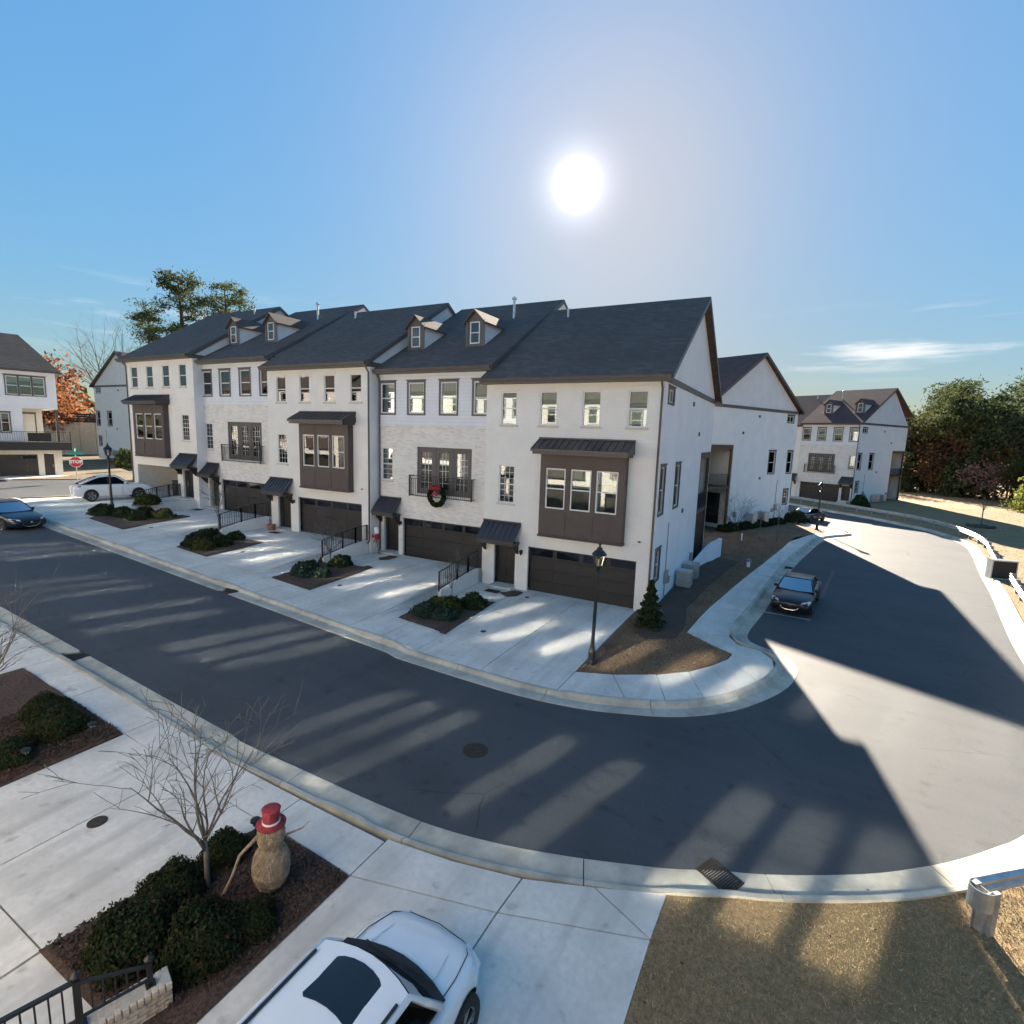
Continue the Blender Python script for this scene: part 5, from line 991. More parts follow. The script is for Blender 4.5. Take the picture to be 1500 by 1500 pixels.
# low wall at the rear corner of the right end house
b = MB(); n = 10
for i in range(n):
    p = [(6.62+.75*sst(0, 1, t), 8.6+4.9*t, .35+.75*sst(0, .7, t)) for t in (i/n, (i+1)/n)]
    b.add([(p[0][0]-.1, p[0][1], -.4), (p[0][0]+.1, p[0][1], -.4), (p[0][0]+.1, p[0][1], p[0][2]), (p[0][0]-.1, p[0][1], p[0][2]), (p[1][0]-.1, p[1][1], -.4), (p[1][0]+.1, p[1][1], -.4), (p[1][0]+.1, p[1][1], p[1][2]), (p[1][0]-.1, p[1][1], p[1][2])], [(3, 2, 6, 7), (1, 5, 6, 2), (0, 3, 7, 4)]+([(0, 1, 2, 3)] if i == 0 else []))
tag(b.build('low_wall', 'sidew', recalc=True), 'curving low white wall at the rear of the blue-shaded side wall', 'wall')
# ------------------------------------------------------------------ street lamps
def lamp(x, y, h, label, lean=0):
    e = empty('street_lamp', (x, y, hgt(x, y)), label=label, cat='street lamp', group='black lantern street lamps'); e.rotation_euler = (0, lean, 0); k = h/3.7
    MB().lathe([(.15, -.05), (.15, .10), (.11, .14), (.115, .42), (.085, .50), (.075, .56)], n=12).build('base', 'black', e)
    MB().lathe([(.072, .56), (.062, .62), (.05, 2.9*k)], n=10).build('pole', 'black', e)
    z = 2.9*k; MB().lathe([(.05, z), (.085, z+.03), (.085, z+.06), (.05, z+.09), (.07, z+.16), (.12, z+.20)], n=12).build('collar', 'black', e)
    L = MB(); z += .20
    for i in range(6):
        a = 2*PI*i/6; L.bar((.11*math.cos(a), .11*math.sin(a), z), (.19*math.cos(a), .19*math.sin(a), z+.36), .022, .022)
    L.lathe([(.12, z-.01), (.12, z+.015)], n=6); lt = L.build('lantern', 'black', e)
    G_ = MB()
    for i in range(6):
        a, c = 2*PI*i/6, 2*PI*(i+1)/6; G_.quad((.105*math.cos(a), .105*math.sin(a), z+.016), (.105*math.cos(c), .105*math.sin(c), z+.016), (.182*math.cos(c), .182*math.sin(c), z+.355), (.182*math.cos(a), .182*math.sin(a), z+.355))
    G_.build('lantern_glass', 'lampglass', lt)
    MB().lathe([(.22, z+.36), (.23, z+.38), (.13, z+.50), (.09, z+.52), (.09, z+.57), (.04, z+.60), (.03, z+.66), (.045, z+.68), (.01, z+.73)], n=12).build('lantern_roof', 'black', lt); MB().lathe([(.03, z+.02), (.03, z+.2), (.01, z+.24)], n=8).build('bulb', 'signwhite', lt)
lamp(6.06, -5.82, 3.7, 'tall black lantern lamp post in front of the right end garage door', .02); lamp(13.01, 29.3, 4.0, 'black lantern lamp post beyond the parked sedan by the far corner'); lamp(-23.72, -4.95, 3.9, 'black lantern lamp post beside the white coupe at left')
# ------------------------------------------------------------------ signs
def text(s, size, loc, par, m, name='lettering', rot=(PI/2, 0, 0), ext=.004):
    cu = bpy.data.curves.new(name, 'FONT'); cu.body = s; cu.size = size; cu.align_x = 'CENTER'; cu.align_y = 'CENTER'; cu.extrude = ext; cu.offset = .012
    t = bpy.data.objects.new('tmp', cu); COL.objects.link(t); me = bpy.data.meshes.new_from_object(t.evaluated_get(bpy.context.evaluated_depsgraph_get())); bpy.data.objects.remove(t); me.name = name; me.materials.clear(); me.materials.append(MT[m])
    o = obj(name, me, par, loc); o.rotation_euler = rot; return o
e = empty('stop_sign', (-39.5, -.05, hgt(-39.5, 0)), math.radians(62), label='red octagonal STOP sign with a green street sign above it', cat='stop sign')
MB().bar((0, .03, -.3), (0, .03, 2.45), .06, .05, upv=(0, 1, 0)).build('post', 'galv', e)
oc = lambda r, z: [(r*math.cos(PI/8+k*PI/4), 0, z+r*math.sin(PI/8+k*PI/4)) for k in range(8)]
b = MB(); b.prism([Vector(p)+Vector((0, -.012, 0)) for p in oc(.45, 1.55)], (0, .02, 0)); pn = b.build('panel', 'signwhite', e, recalc=True)
b = MB(); b.prism([Vector(p)+Vector((0, -.018, 0)) for p in oc(.415, 1.55)], (0, .005, 0)); b.build('face', 'signred', pn, recalc=True)
text('STOP', .325, (0, -.024, 1.55), pn, 'signwhite')
b = MB(); b.box(-.48, .48, .0, .02, 2.12, 2.36); b.build('street_name_sign', 'signgreen', e); b = MB(); b.box(-.02, .0, -.42, .42, 2.40, 2.62); b.build('street_name_sign', 'signgreen', e)
e = empty('marker_post', (9.2, 11.3, 0), label='short white utility marker post with a mauve cap on the side lawn', cat='post'); MB().lathe([(.09, -.1), (.09, .30), (.12, .32)], n=10).build('post', 'signwhite', e); MB().lathe([(.14, .32), (.14, .42), (.07, .48)], n=10).build('cap', 'purple', e); MB().box(-.16, .16, -.03, .03, .18, .26).build('collar', 'purple', e)
e = MB().tube([(0, 0, -.1), (0, 0, .55)], .045, 8).build('vent_pipe', 'signwhite', loc=(8.1, 19.8, 0)); tag(e, 'short white vent pipe standing in the side yard', 'pipe')
def path_light(x, y, label): 
    e = empty('path_light', (x, y, hgt(x, y)+.04), label=label, cat='path light', group='small solar path lights'); MB().tube([(0, 0, -.1), (0, 0, .26)], .012, 6).build('stake', 'black', e); MB().lathe([(.04, .2), (.05, .28)], n=10).build('lens', 'lampglass', e); MB().lathe([(.085, .28), (.08, .31), (.03, .335)], n=12).build('shade', 'black', e)
path_light(3.60, -15.62, 'small solar light at the left tip of the foreground bed, beside the bare tree'); path_light(-1.5, -15.75, 'small solar light near the street tip of the left edge bed'); path_light(-1.5, -16.85, 'small solar light near the driveway side of the left edge bed')
MT['hatred'] = mat('dusty_red_felt', (.22, .02, .03), .85, .25, 12, .3, 50)
# ------------------------------------------------------------------ vine snowman with the red top hat
e = empty('snowman_decoration', (4.72, -16.18, .05), math.radians(35), label='woven vine snowman wearing a red top hat in the foreground bed', cat='snowman'); e.rotation_euler[1] = .03
def ball(name, c, r, h, nst):
    m = MB(); N = 14; prof = [(max(.01, r*math.sin(PI*i/N)), h*(1-math.cos(PI*i/N))/2) for i in range(N+1)]; m.lathe(prof, c, 22); o = m.build(name, 'wicker', e, True)
    s = MB()
    for k in range(nst):
        ax = Vector((rnd(-1, 1), rnd(-1, 1), rnd(-.6, .6))).normalized(); u = ax.orthogonal().normalized(); w = ax.cross(u); a0 = rnd(0, 6); L = rnd(1.0, 3.2); o_ = rnd(-.45, .45); pts = []
        for j in range(9):
            a = a0+L*j/8; d = (u*math.cos(a)+w*math.sin(a))*math.sqrt(1-o_*o_)+ax*o_; g = 1.02+rnd(0, .035); pts.append((c[0]+d.x*r*g, c[1]+d.y*r*g, c[2]+h/2+d.z*h/2*g))
        s.tube(pts, rnd(.005, .009), 4, cap=False)
    s.build('vine_strands', 'twine', o)
ball('lower_body', (0, 0, 0), .255, .76, 170); ball('upper_body', (0, 0, .66), .185, .48, 110)
b = MB(); b.tube([(-.2, 0, .85), (-.42, -.08, .62), (-.52, -.12, .3), (-.62, -.16, .06)], [.03, .022, .02, .03], 7); b.tube([(.2, .02, .86), (.42, .1, .9), (.52, .12, 1.0)], [.018, .012, .006], 6); b.build('arm', 'twine', e, True)
b = MB(); b.lathe([(.10, 1.06), (.205, 1.065), (.21, 1.085), (.125, 1.10), (.118, 1.13), (.126, 1.29), (.136, 1.31), (.11, 1.315)], n=24); ht = b.build('hat', 'hatred', e, True); MB().lathe([(.125, 1.105), (.127, 1.135)], n=24).build('hat_band', 'signwhite', ht)
# ------------------------------------------------------------------ brick stair wall and railing at the bottom left
e = empty('brick_wall', label='low tumbled brick wall beside the entry walk in the bottom left corner', cat='brick wall')
MT['tumbled'] = two_scale(mat('tumbled_brick', (.36, .26, .20), .9, .35, 9, .5, 40, col2=(.50, .42, .34)), (.60, .55, .47), .6, 5)
MT['tumbled2'] = two_scale(mat('pale_tumbled_brick', (.50, .43, .35), .9, .25, 9, .5, 40, col2=(.58, .52, .44)), (.34, .22, .17), .5, 4)
MT['mortar'] = mat('pale_mortar', (.42, .39, .34), .95, .15, 8, .4, 50)
P0 = Vector((5.02, -17.80, 0)); dW_ = Vector((-.30, -.95, 0)).normalized(); nW_ = Vector((-dW_.y, dW_.x, 0)); LW = 2.6; T_ = .24
rot = math.atan2(dW_.y, dW_.x); e.location = P0; e.rotation_euler = (0, 0, rot)     # local x runs along the wall, local -y/+y across
MB().box(.012, LW, -T_/2+.012, T_/2-.012, -.1, .36).build('mortar_core', 'mortar', e)
def brickmesh(l, w, h):
    m = MB(); m.box(-l/2, l/2, -w/2, w/2, -h/2, h/2); bm = bmesh.new(); me = m.mesh('brick', 'tumbled'); bm.from_mesh(me)
    for v in bm.verts: v.co += Vector((rnd(-.004, .004), rnd(-.003, .003), rnd(-.003, .003)))
    bmesh.ops.bevel(bm, geom=bm.edges[:], offset=.006, segments=1, affect='EDGES'); bm.to_mesh(me); bm.free(); return me
st = [brickmesh(.165, .10, .052) for _ in range(4)]+[brickmesh(.08, .10, .052)]; cp = [brickmesh(.062, T_+.03, .10) for _ in range(3)]
for me in st[1::2]+cp[1:2]: me.materials[0] = MT['tumbled2']
for r in range(4):
    z = .028+r*.062
    for sgn in (-1, 1):
        n = int(LW/.175)
        for k in range(n):
            x = .09+k*.175-(.085 if r % 2 else 0)
            if x < .085: x = .05; me = st[4]
            else: me = random.choice(st[:4])
            obj('brick', me, e, (x, sgn*(T_/2-.05+rnd(-.003, .004)), z), rnd(-.01, .01))
    obj('brick', random.choice(st[:4]), e, (.045, 0, z), PI/2, (.55, .9, 1))
for k in range(int(LW/.07)): obj('cap_brick', random.choice(cp), e, (.035+k*.07, rnd(-.004, .004), .31+rnd(-.003, .003)), rnd(-.02, .02))
e2 = empty('stair_railing', P0, rot, label='black iron railing on the brick wall in the bottom left corner', cat='railing')
def post(x, z0, h, w=.055):
    m = MB(); m.box(x-w/2, x+w/2, -w/2, w/2, z0, z0+h); m.box(x-w*.9, x+w*.9, -w*.9, w*.9, z0, z0+.02); m.lathe([(.01, h+z0), (.045, h+z0+.03), (.05, h+z0+.06), (.01, h+z0+.10)], (x, 0, 0), 12); m.build('post', 'black', e2, recalc=True)
post(.20, .36, .30); post(.85, .36, .58, .07)
b = MB(); b.bar((.20, 0, .62), (.85, 0, .90), .035, .03); b.bar((.20, 0, .44), (.85, 0, .46), .03, .025); b.bar((.85, 0, .93), (2.5, 0, .93), .05, .035); b.bar((.85, 0, .44), (2.5, 0, .44), .035, .03); b.build('rail', 'black', e2)
for k in range(5): x = .31+k*.105; MB().bar((x, 0, .455), (x, 0, .62+.28*(x-.2)/.65-.02), .016, .016, upv=(0, 1, 0)).build('baluster', 'black', e2)
for k in range(14): x = .97+k*.11; MB().bar((x, 0, .455), (x, 0, .915), .018, .018, upv=(0, 1, 0)).build('baluster', 'black', e2)
# ------------------------------------------------------------------ guard rails
def guardrail(path, h, label, post_step=1.55, end=None):
    e = empty('guardrail', label=label, cat='guardrail', group='galvanised guardrails along the street'); pts = resample(smooth_path(path), .25); nm = normals(pts); b = MB(); prof = [(-.0, .155), (-.02, .13), (.04, .09), (.04, .05), (-.02, .015), (-.02, -.015), (.04, -.05), (.04, -.09), (-.02, -.13), (.0, -.155)]; k = len(prof)
    vs = [(x+n[0]*d, y+n[1]*d, h+z) for (x, y), n in zip(pts, nm) for d, z in prof]; vs2 = [(x+n[0]*(d-.006), y+n[1]*(d-.006), h+z) for (x, y), n in zip(pts, nm) for d, z in prof]
    fs = [(i*k+j, i*k+j+1, (i+1)*k+j+1, (i+1)*k+j) for i in range(len(pts)-1) for j in range(k-1)]; o = len(vs)
    top = [(i*k, (i+1)*k, o+(i+1)*k, o+i*k) for i in range(len(pts)-1)]+[(i*k+k-1, o+i*k+k-1, o+(i+1)*k+k-1, (i+1)*k+k-1) for i in range(len(pts)-1)]
    b.add(vs+vs2, fs+[tuple(o+i for i in f[::-1]) for f in fs]+top); b.build('beam', 'galv', e)
    for p, n in zip(resample(pts, post_step), normals(resample(pts, post_step))):
        a = math.atan2(n[1], n[0]); q = MB()
        for dx in (.10, .24): q.box(dx-.008, dx+.008, -.05, .05, -.4, h+.14)
        q.box(.10, .24, -.006, .006, -.4, h+.14); o_ = q.build('post', 'post', e); o_.location = (*p, 0); o_.rotation_euler = (0, 0, a)
        z = MB(); z.box(.002, .095, -.06, .06, h-.15, h+.15); z = z.build('block', 'post', e); z.location = (*p, 0); z.rotation_euler = (0, 0, a)
    return e
guardrail([(10.5, 52.8), (15.5, 47.6), (19.0, 43.4), (21.2, 40.4), (22.8, 36.0), (23.45, 31.5), (23.3, 27.5), (22.6, 23.5), (21.5, 17.2)], .55, 'long guardrail curving round the far bend to the dark square end head', 1.9)
e = empty('guardrail_end', (21.55, 16.7, 0), math.radians(-75), label='square guardrail end head with a dark face at the right edge', cat='guardrail end'); b = MB(); b.box(-.06, 0, -.55, .55, .02, 1.0); b.build('plate', 'plastic', e)  # plate is black: the shade on this side is put into its colour
b = MB(); b.box(-.45, .03, -.6, .6, 1.0, 1.06); b.box(-.45, .03, .55, .6, .0, 1.0); b.box(-.45, .03, -.6, -.55, .0, 1.0); b.box(-.12, .02, -.55, .55, .0, .05); b.build('frame', 'galv', e); MB().box(-.5, -.4, -.1, .1, -.3, .9).build('post', 'post', e)
gr2 = [(21.35, 15.0), (20.7, 11.2), (20.0, 6.6), (19.35, 2.0), (18.7, -2.2), (17.7, -6.0), (16.4, -8.7), (15.1, -10.35), (14.35, -11.05), (13.95, -11.4)]
guardrail(gr2, .55, 'guardrail following the right kerb and ending on the brown lawn at lower right', 1.55)
e = empty('guardrail_end', (13.96, -11.39, 0), math.radians(221), label='rounded grey guardrail end on two posts on the lower right lawn', cat='guardrail end')
b = MB(); N = 10
for i in range(N):
    a, c = PI*i/N, PI*(i+1)/N; q = lambda t, r: (r*math.sin(t)*1.1, .15-r*math.cos(t), 0); p0, p1 = Vector(q(a, .16)), Vector(q(c, .16)); b.quad(p0+Vector((0, 0, .40)), p1+Vector((0, 0, .40)), p1+Vector((0, 0, .71)), p0+Vector((0, 0, .71)))
    r0_, r1_ = Vector(q(a, .15)), Vector(q(c, .15)); b.quad(p0+Vector((0, 0, .71)), p1+Vector((0, 0, .71)), r1_+Vector((0, 0, .71)), r0_+Vector((0, 0, .71))); b.quad(r1_+Vector((0, 0, .40)), r0_+Vector((0, 0, .40)), r0_+Vector((0, 0, .71)), r1_+Vector((0, 0, .71)))
b.build('end_shoe', 'galv', e, recalc=True); MB().box(-.12, -.02, .24, .30, -.3, .70).build('post', 'post', e)
# ------------------------------------------------------------------ cars
def car(name, loc, rz, paint, label, P, sc=.85, cat='car', plate=False, roofdet=False):
    """local: +y forward, origin on the ground under the middle. P holds the proportions"""
    e = empty(name, loc, rz, label=label, cat=cat); e.scale = (sc,)*3
    L, Wd, H = P['L'], P['W'], P['H']; h = L/2; hw = Wd/2
    st = P['st']   # (y, half width factor, z bottom, shoulder z, centre z)
    b = MB(); n = None; rings = []
    for y, wf, zb, zs, zc in st:
        w = hw*wf; zm = zb+(zs-zb)*.55
        half = [(0, zb), (w*.80, zb), (w*.95, zb+.07), (w, zm), (w*.985, zs-.10), (w*.93, zs-.015), (w*.80, zs+(zc-zs)*.45), (w*.45, zs+(zc-zs)*.85), (0, zc)]
        rings.append([(x, y*h, z) for x, z in half]+[(-x, y*h, z) for x, z in half[-2:0:-1]])
    k = len(rings[0]); vs = [v for r in rings for v in r]; fs = [(i*k+j, i*k+(j+1) % k, (i+1)*k+(j+1) % k, (i+1)*k+j) for i in range(len(rings)-1) for j in range(k)]
    fs += [tuple(range(k)), tuple((len(rings)-1)*k+j for j in range(k))][::1]
    b.add(vs, fs); me = b.mesh('body', paint, True); fixn(me)
    o = obj('body', me, e); m = o.modifiers.new('s', 'SUBSURF'); m.levels = m.render_levels = 2
    wr, wy, wx = P['wr'], P['wy'], hw*.90
    cut = MB()
    for y in wy:
        for s in (-1, 1):
            c = [(s*(hw-.26), y+(wr+.055)*math.cos(2*PI*i/28), wr+(wr+.055)*math.sin(2*PI*i/28)) for i in range(28)]; cut.prism(c, (s*.6, 0, 0))
    cm_ = cut.mesh('cut', 'plastic'); fixn(cm_); co = obj('cut', cm_); bm_ = o.modifiers.new('b', 'BOOLEAN'); bm_.object = co; bm_.operation = 'DIFFERENCE'; bm_.solver = 'EXACT'; bm_.material_mode = 'TRANSFER'
    co.parent = e; bpy.context.view_layer.update()
    nm_ = bpy.data.meshes.new_from_object(o.evaluated_get(bpy.context.evaluated_depsgraph_get())); o.modifiers.clear(); o.data = nm_; nm_.name = 'body'; bpy.data.objects.remove(co)
    # greenhouse: core, roof, pillars, panes
    yb, yf, yr, yk = P['gh']; zb, zr, zr2, zk = P['gz']; wb, wr_ = hw*P.get('wb', .86), hw*P.get('wt', .66)
    def row(y, z, w, bow, zc=0): return [(w*t, y+bow*(1-t*t), z+zc*(1-t*t)) for t in (-1, -.66, -.33, 0, .33, .66, 1)]
    F0, F1, R0, R1 = row(yb, zb, wb, P.get('bow', .20)), row(yf, zr, wr_, .13, .03), row(yr, zr2, wr_*.97, -.03, .025), row(yk, zk, wb*.9, -.10)
    def inset(a, c, t, s): return [tuple(Vector(p).lerp(Vector(q), t)) for p, q in zip(a, c)]
    core = MB(); rr = [F0, F1, R0, R1]; v_ = [tuple(Vector(p)*.985) for r in rr for p in r]; f_ = [(i*7+j, i*7+j+1, (i+1)*7+j+1, (i+1)*7+j) for i in range(3) for j in range(6)]+[(0, 7, 14, 21), (6, 27, 20, 13), tuple(range(6, -1, -1)), tuple(range(21, 28))]
    core.add(v_, f_); cab = core.build('cabin', 'cabin', e, recalc=True)
    def strip(a, c, name, m, par, off=(0, 0, 0), rows=2):
        q = MB(); vs = []
        for i in range(rows): vs += [tuple(Vector(p).lerp(Vector(r), i/(rows-1))+Vector(off)) for p, r in zip(a, c)]
        nn = len(a); q.add(vs, [(i*nn+j, i*nn+j+1, (i+1)*nn+j+1, (i+1)*nn+j) for i in range(rows-1) for j in range(nn-1)]); return q.build(name, m, par, True, recalc=False)
    strip(inset(F0, F1, .03, 0), inset(F0, F1, .95, 0), 'windshield', 'carglass', e, (0, .012, .012)); strip(inset(R0, R1, .08, 0), inset(R0, R1, .92, 0), 'rear_window', 'carglass', e, (0, -.012, .012))
    rf = MB(); rows = 7; vs = []
    for i in range(rows):
        t = i/(rows-1); cr_ = P.get('crown', .05)*math.sin(PI*t)
        for j, (p, r) in enumerate(zip(F1, R0)): q = Vector(p).lerp(Vector(r), t); vs.append((q.x*1.02, q.y, q.z+.02+cr_))
    rf.add(vs, [(i*7+j, i*7+j+1, (i+1)*7+j+1, (i+1)*7+j) for i in range(rows-1) for j in range(6)]); 
    ro = rf.build('roof', paint, e, True)
    for s in (0, 6):
        A, B, C, D = Vector(F0[s]), Vector(F1[s]), Vector(R0[s]), Vector(R1[s]); sg = -1 if s == 0 else 1; out = Vector((sg*.012, 0, 0))
        pl = MB(); pl.tube([A+out, A.lerp(B, .5)+out, B+out, B.lerp(C, .5)+out+Vector((0, 0, .02+P.get('crown', .05))), C+out, C.lerp(D, .5)+out, D+out], [.05, .045, .04, .04, .045, .06, .07], 6); pl.build('pillar', paint, e, True)
        ym = P['bp']; tb = (ym-yk)/(yb-yk); tt = (ym-yr)/(yf-yr); Mb, Mt = D.lerp(A, tb), C.lerp(B, min(1, max(0, tt)))
        def win(a, b2, c, d, nm2):
            cc = (a+b2+c+d)/4; q = MB(); q.quad(*[p.lerp(cc, .07)+out*1.6 for p in (a, b2, c, d)]); q.build(nm2, 'carglass', e)
        win(A, B.lerp(C, .02), Mt, Mb, 'side_window'); win(Mb, Mt, C, D, 'side_window')
        pb = MB(); pb.bar(Mb+out*1.5, Mt+out*1.5, .07, .02, upv=(1, 0, 0)); pb.build('door_post', 'plastic', e)
        mr_ = MB(); q = A.lerp(D, .10)+Vector((sg*.13, .02, .05)); mr_.lathe([(.03, -.07), (.085, -.05), (.095, .02), (.06, .075)], tuple(q), 10); mo = mr_.build('mirror', paint if P.get('mirror') != 'dark' else 'plastic', e, True); mo.scale = (1, 1, 1)
        if roofdet:
            rl = MB(); rl.tube([B.lerp(C, .06)+Vector((-sg*.035, 0, .045)), B.lerp(C, .5)+Vector((-sg*.035, 0, .045+P.get('crown', .05))), C.lerp(B, .02)+Vector((-sg*.035, 0, .04))], .022, 6); rl.build('roof_trim', 'plastic', ro)
        dl = MB()
        for yy in (A.lerp(D, .16).y, ym): dl.box(*(sorted((sg*hw*.995, sg*hw*1.006))), yy-.006, yy+.006, st[4][2]+.1, P['gz'][0]-.12)
        dl.build('door_gap', 'plastic', e)
        for yy in (ym+.12, ym-.85): MB().box(*(sorted((sg*hw*.99, sg*hw*1.02))), yy, yy+.16, P['gz'][0]-.22, P['gz'][0]-.19).build('door_handle', paint, e)
    if roofdet:
        q = MB(); a, c = [Vector(p) for p in F1], [Vector(p) for p in R0]; vs = []; T = (.045, .058, .14, .235, .25)
        for i, t in enumerate(T):
            kx = .76 if 0 < i < len(T)-1 else .70
            for j in range(7): p = a[j].lerp(c[j], t); vs.append((p.x*kx, p.y, p.z+.026+P.get('crown', .05)*math.sin(PI*t)))
        q.add(vs, [(i*7+j, i*7+j+1, (i+1)*7+j+1, (i+1)*7+j) for i in range(len(T)-1) for j in range(6)]); q.build('sunroof', 'sunroof', ro, True)
        cw = MB(); f0 = [Vector(p) for p in F0]; cw.add([tuple(p+Vector((0, .0, -.0))) for p in f0]+[(p.x*1.0, p.y+.20*(1-.45*(p.x/wb)**2), p.z-.022) for p in f0], [(j, j+1, 8+j, 7+j) for j in range(6)]); cw.build('cowl', 'plastic', e)
        for x0, x1, y_ in ((-.55, .05, .06), (.1, .62, .05)): wp = MB(); wp.tube([(x0, yb+.19, zb+.012), (x1, yb+.16, zb+.02)], .012, 5); wp.build('wiper', 'plastic', e)
        for s in (-1, 1): cz = MB(); cz.tube([(s*hw*.60, h*.44, P['st'][6][3]+.075), (s*hw*.54, h*.7, P['st'][7][3]+.062), (s*hw*.46, h*.88, P['st'][8][3]+.03)], .010, 5); cz.build('hood_crease', paint, e, True); hg = MB(); hg.tube([(s*hw*.80, h*.47, P['st'][6][3]+.030), (s*hw*.79, h*.7, P['st'][7][3]+.030), (s*hw*.70, h*.88, P['st'][8][3]+.028), (s*hw*.50, h*.965, P['st'][9][3]+.045), (0, h*.985, P['st'][9][3]+.055)], .007, 5); hg.build('hood_gap', 'plastic', e, True)
    # wheels, lights, grille
    for y in wy:
        for s in (-1, 1):
            w = MB(); prof = [(wr*.66, -.10), (wr*.95, -.11), (wr, -.08), (wr, .08), (wr*.95, .11), (wr*.66, .10)]; m = []
            vs = []; fs = []; N = 28
            for i, (r, x) in enumerate(prof):
                vs += [(x, r*math.cos(2*PI*q/N), r*math.sin(2*PI*q/N)) for q in range(N)]
                if i: fs += [((i-1)*N+q, (i-1)*N+(q+1) % N, i*N+(q+1) % N, i*N+q) for q in range(N)]
            w.add(vs, fs); we = w.build('wheel', 'tyre', e, True, recalc=True); we.location = (s*(hw-.12), y, wr)
            r = MB(); xo = s*.07; r.add([(xo-.05*s, .0, 0)]+[(xo-.05*s, wr*.67*math.cos(2*PI*q/N), wr*.67*math.sin(2*PI*q/N)) for q in range(N)], [(0, 1+q, 1+(q+1) % N) for q in range(N)], 1)
            for q in range(5):
                a = 2*PI*q/5
                for d in (-.16, .16): r.bar((xo, .05*math.cos(a), .05*math.sin(a)), (xo+.015*s, wr*.64*math.cos(a+d), wr*.64*math.sin(a+d)), .035, .03, upv=(1, 0, 0))
            r.tube([(xo+.01*s, wr*.66*math.cos(2*PI*q/24), wr*.66*math.sin(2*PI*q/24)) for q in range(25)], .016, 5); r.build('rim', ['rim', 'plastic'], we)
    fy = h*.985
    for s in (-1, 1):
        q = MB(); z = P['hl']; pts = [(s*hw*.52, fy+.01, z-.05), (s*hw*.86, fy-.14, z-.02), (s*hw*.93, fy-.38, z+.05), (s*hw*.88, fy-.34, z+.10), (s*hw*.55, fy-.02, z+.05)]; q.add(pts+[(p[0], p[1]-.08, p[2]) for p in pts], [tuple(range(5)), tuple(range(9, 4, -1))]+[(i, (i+1) % 5, 5+(i+1) % 5, 5+i) for i in range(5)]); q.build('headlight', 'headlight', e, recalc=True)
        q = MB(); z = P['tl']; pts = [(s*hw*.50, -fy-.012, z-.05), (s*hw*.86, -fy+.10, z-.06), (s*hw*.965, -fy+.34, z), (s*hw*.93, -fy+.30, z+.08), (s*hw*.52, -fy+.0, z+.06)]; q.add(pts+[(p[0]*.97, p[1]+.08, p[2]) for p in pts], [tuple(range(5)), tuple(range(9, 4, -1))]+[(i, (i+1) % 5, 5+(i+1) % 5, 5+i) for i in range(5)]); q.build('tail_light', 'taillight', e, recalc=True)
    q = MB(); gz = P['gr']; q.prism([(-hw*.5, fy+.02, gz+.14), (hw*.5, fy+.02, gz+.14), (hw*.36, fy+.03, gz-.16), (-hw*.36, fy+.03, gz-.16)], (0, -.08, 0)); g = q.build('grille', 'plastic', e, recalc=True)
    q = MB(); q.tube([(-hw*.56, fy-.02, gz+.15), (-hw*.36, fy+.035, gz-.12), (-hw*.2, fy+.045, gz-.18), (hw*.2, fy+.045, gz-.18), (hw*.36, fy+.035, gz-.12), (hw*.56, fy-.02, gz+.15)], .013, 6); q.build('grille_trim', 'chrome', g); MB().lathe([(.05, -.01), (.05, .01)], n=12).build('emblem', 'chrome', g, loc=(0, fy+.03, gz+.06)).rotation_euler = (PI/2, 0, 0)
    q = MB(); q.box(-hw*.7, hw*.7, fy-.10, fy+.005, P['st'][0][2]+.02, P['st'][0][2]+.14); q.build('front_intake', 'plastic', e); q = MB(); q.box(-hw*.72, hw*.72, -fy-.005, -fy+.12, P['st'][0][2]+.02, P['st'][0][2]+.16); q.build('rear_valance', 'plastic', e)
    MB().box(-.16, .16, -fy-.02, -fy+.02, P['tl']-.14, P['tl']-.02).build('rear_plate', 'signwhite', e)
    return e
SED = dict(L=4.85, W=1.85, H=1.45, wr=.34, wy=(1.42, -1.42), gh=(.95, .18, -1.0, -1.78), gz=(.96, 1.41, 1.38, 1.04), bp=-.38, hl=.68, tl=.82, gr=.50, crown=.03, st=[(-1, .78, .32, .72, .76), (-.975, .88, .26, .86, .92), (-.85, .96, .22, .93, 1.00), (-.6, 1, .20, .95, 1.0), (-.2, 1, .19, .95, .98), (.2, 1, .19, .94, .98), (.40, 1, .20, .92, .985), (.68, .985, .21, .85, .93), (.88, .93, .23, .76, .83), (.975, .84, .26, .66, .72), (1, .74, .34, .56, .62)])
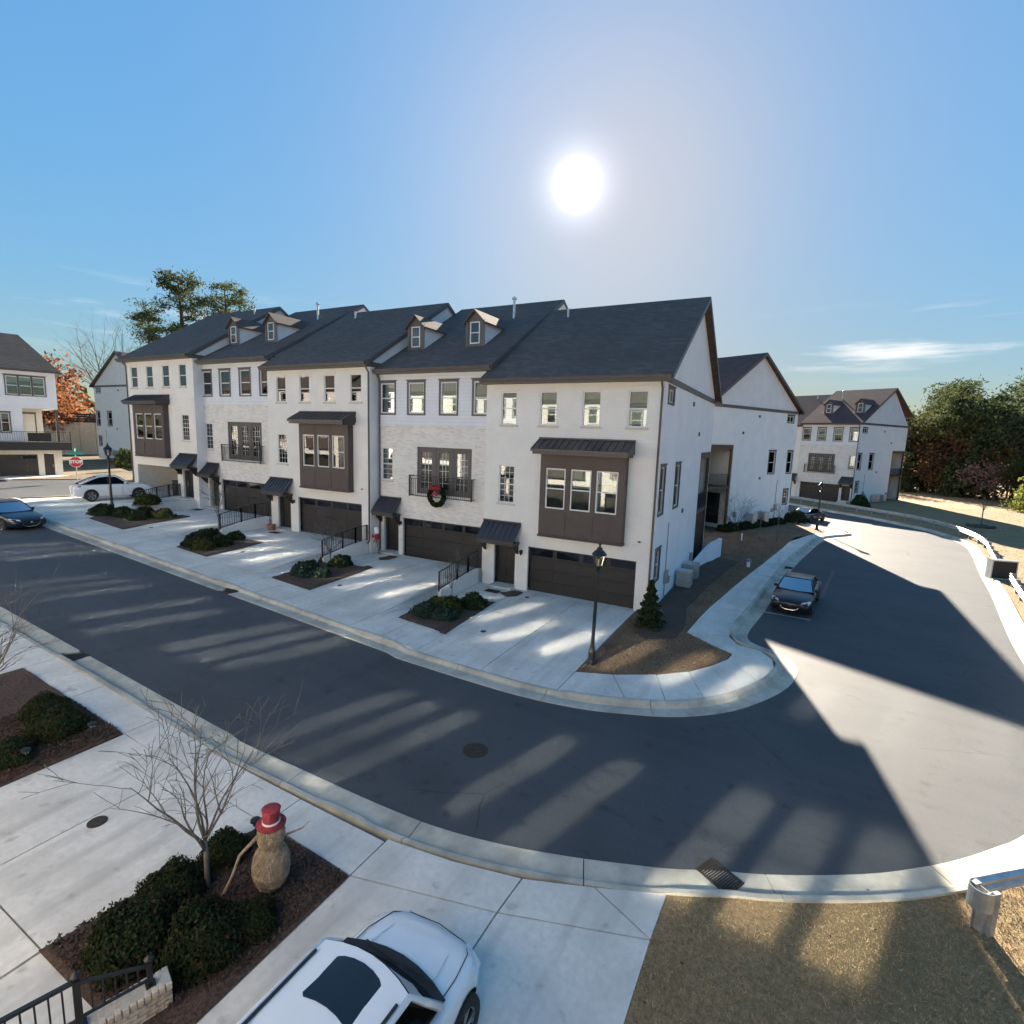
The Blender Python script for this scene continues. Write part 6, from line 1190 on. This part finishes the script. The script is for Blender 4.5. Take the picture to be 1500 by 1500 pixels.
COU = dict(L=4.75, W=1.92, H=1.62, wr=.38, wy=(1.42, -1.40), gh=(.90, .12, -.95, -2.02), gz=(1.08, 1.57, 1.54, 1.14), bp=-.38, hl=.80, tl=.96, gr=.62, crown=.03, st=[(-1, .80, .42, .86, .90), (-.975, .90, .34, 1.02, 1.08), (-.85, .97, .28, 1.06, 1.12), (-.6, 1, .26, 1.07, 1.12), (-.2, 1, .25, 1.07, 1.10), (.2, 1, .25, 1.06, 1.10), (.40, 1, .26, 1.04, 1.10), (.68, .99, .27, .98, 1.06), (.88, .95, .29, .90, .98), (.975, .86, .33, .78, .85), (1, .76, .42, .66, .72)])
SUV = dict(L=4.75, W=1.88, H=1.72, wr=.40, wy=(1.62, -1.42), gh=(1.22, .80, -1.9, -2.25), gz=(1.165, 1.66, 1.64, 1.12), bow=.10, wb=.88, bp=-.30, wt=.72, hl=.82, tl=1.0, gr=.64, crown=.035, st=[(-1, .84, .44, .92, .96), (-.975, .93, .36, 1.06, 1.10), (-.85, .98, .28, 1.10, 1.13), (-.6, 1, .26, 1.10, 1.13), (-.2, 1, .25, 1.10, 1.12), (.2, 1, .25, 1.10, 1.13), (.42, 1, .26, 1.07, 1.12), (.70, .985, .27, 1.02, 1.09), (.88, .92, .29, .94, 1.02), (.97, .78, .33, .82, .92), (1, .62, .44, .68, .76)])
car('parked_suv', (7.66, -17.96, .0), 0, 'carwhite', 'white car with a dark sunroof parked nose out in the near driveway', SUV, .86, roofdet=True)
car('parked_car', (11.62, 5.35, -.1), math.radians(173), 'carblack', 'black sedan parked at the right kerb facing the camera', SED, .86)
car('parked_car', (-23.95, -9.55, 1.6), math.radians(-84), 'carblue', 'dark navy sedan on the street at the left edge', SED, .86).rotation_euler[0] = -.06
car('parked_car', (-27.9, -2.95, 2.0), math.radians(-14), 'carwhite', 'white coupe-backed car on the driveway behind the left lamp post', COU, .88).scale = (.88, .88, .97)
car('parked_car', (12.5, 35.6, -.1), math.radians(-25), 'cargrey', 'dark car half hidden behind the back row corner at right', SED, .86)
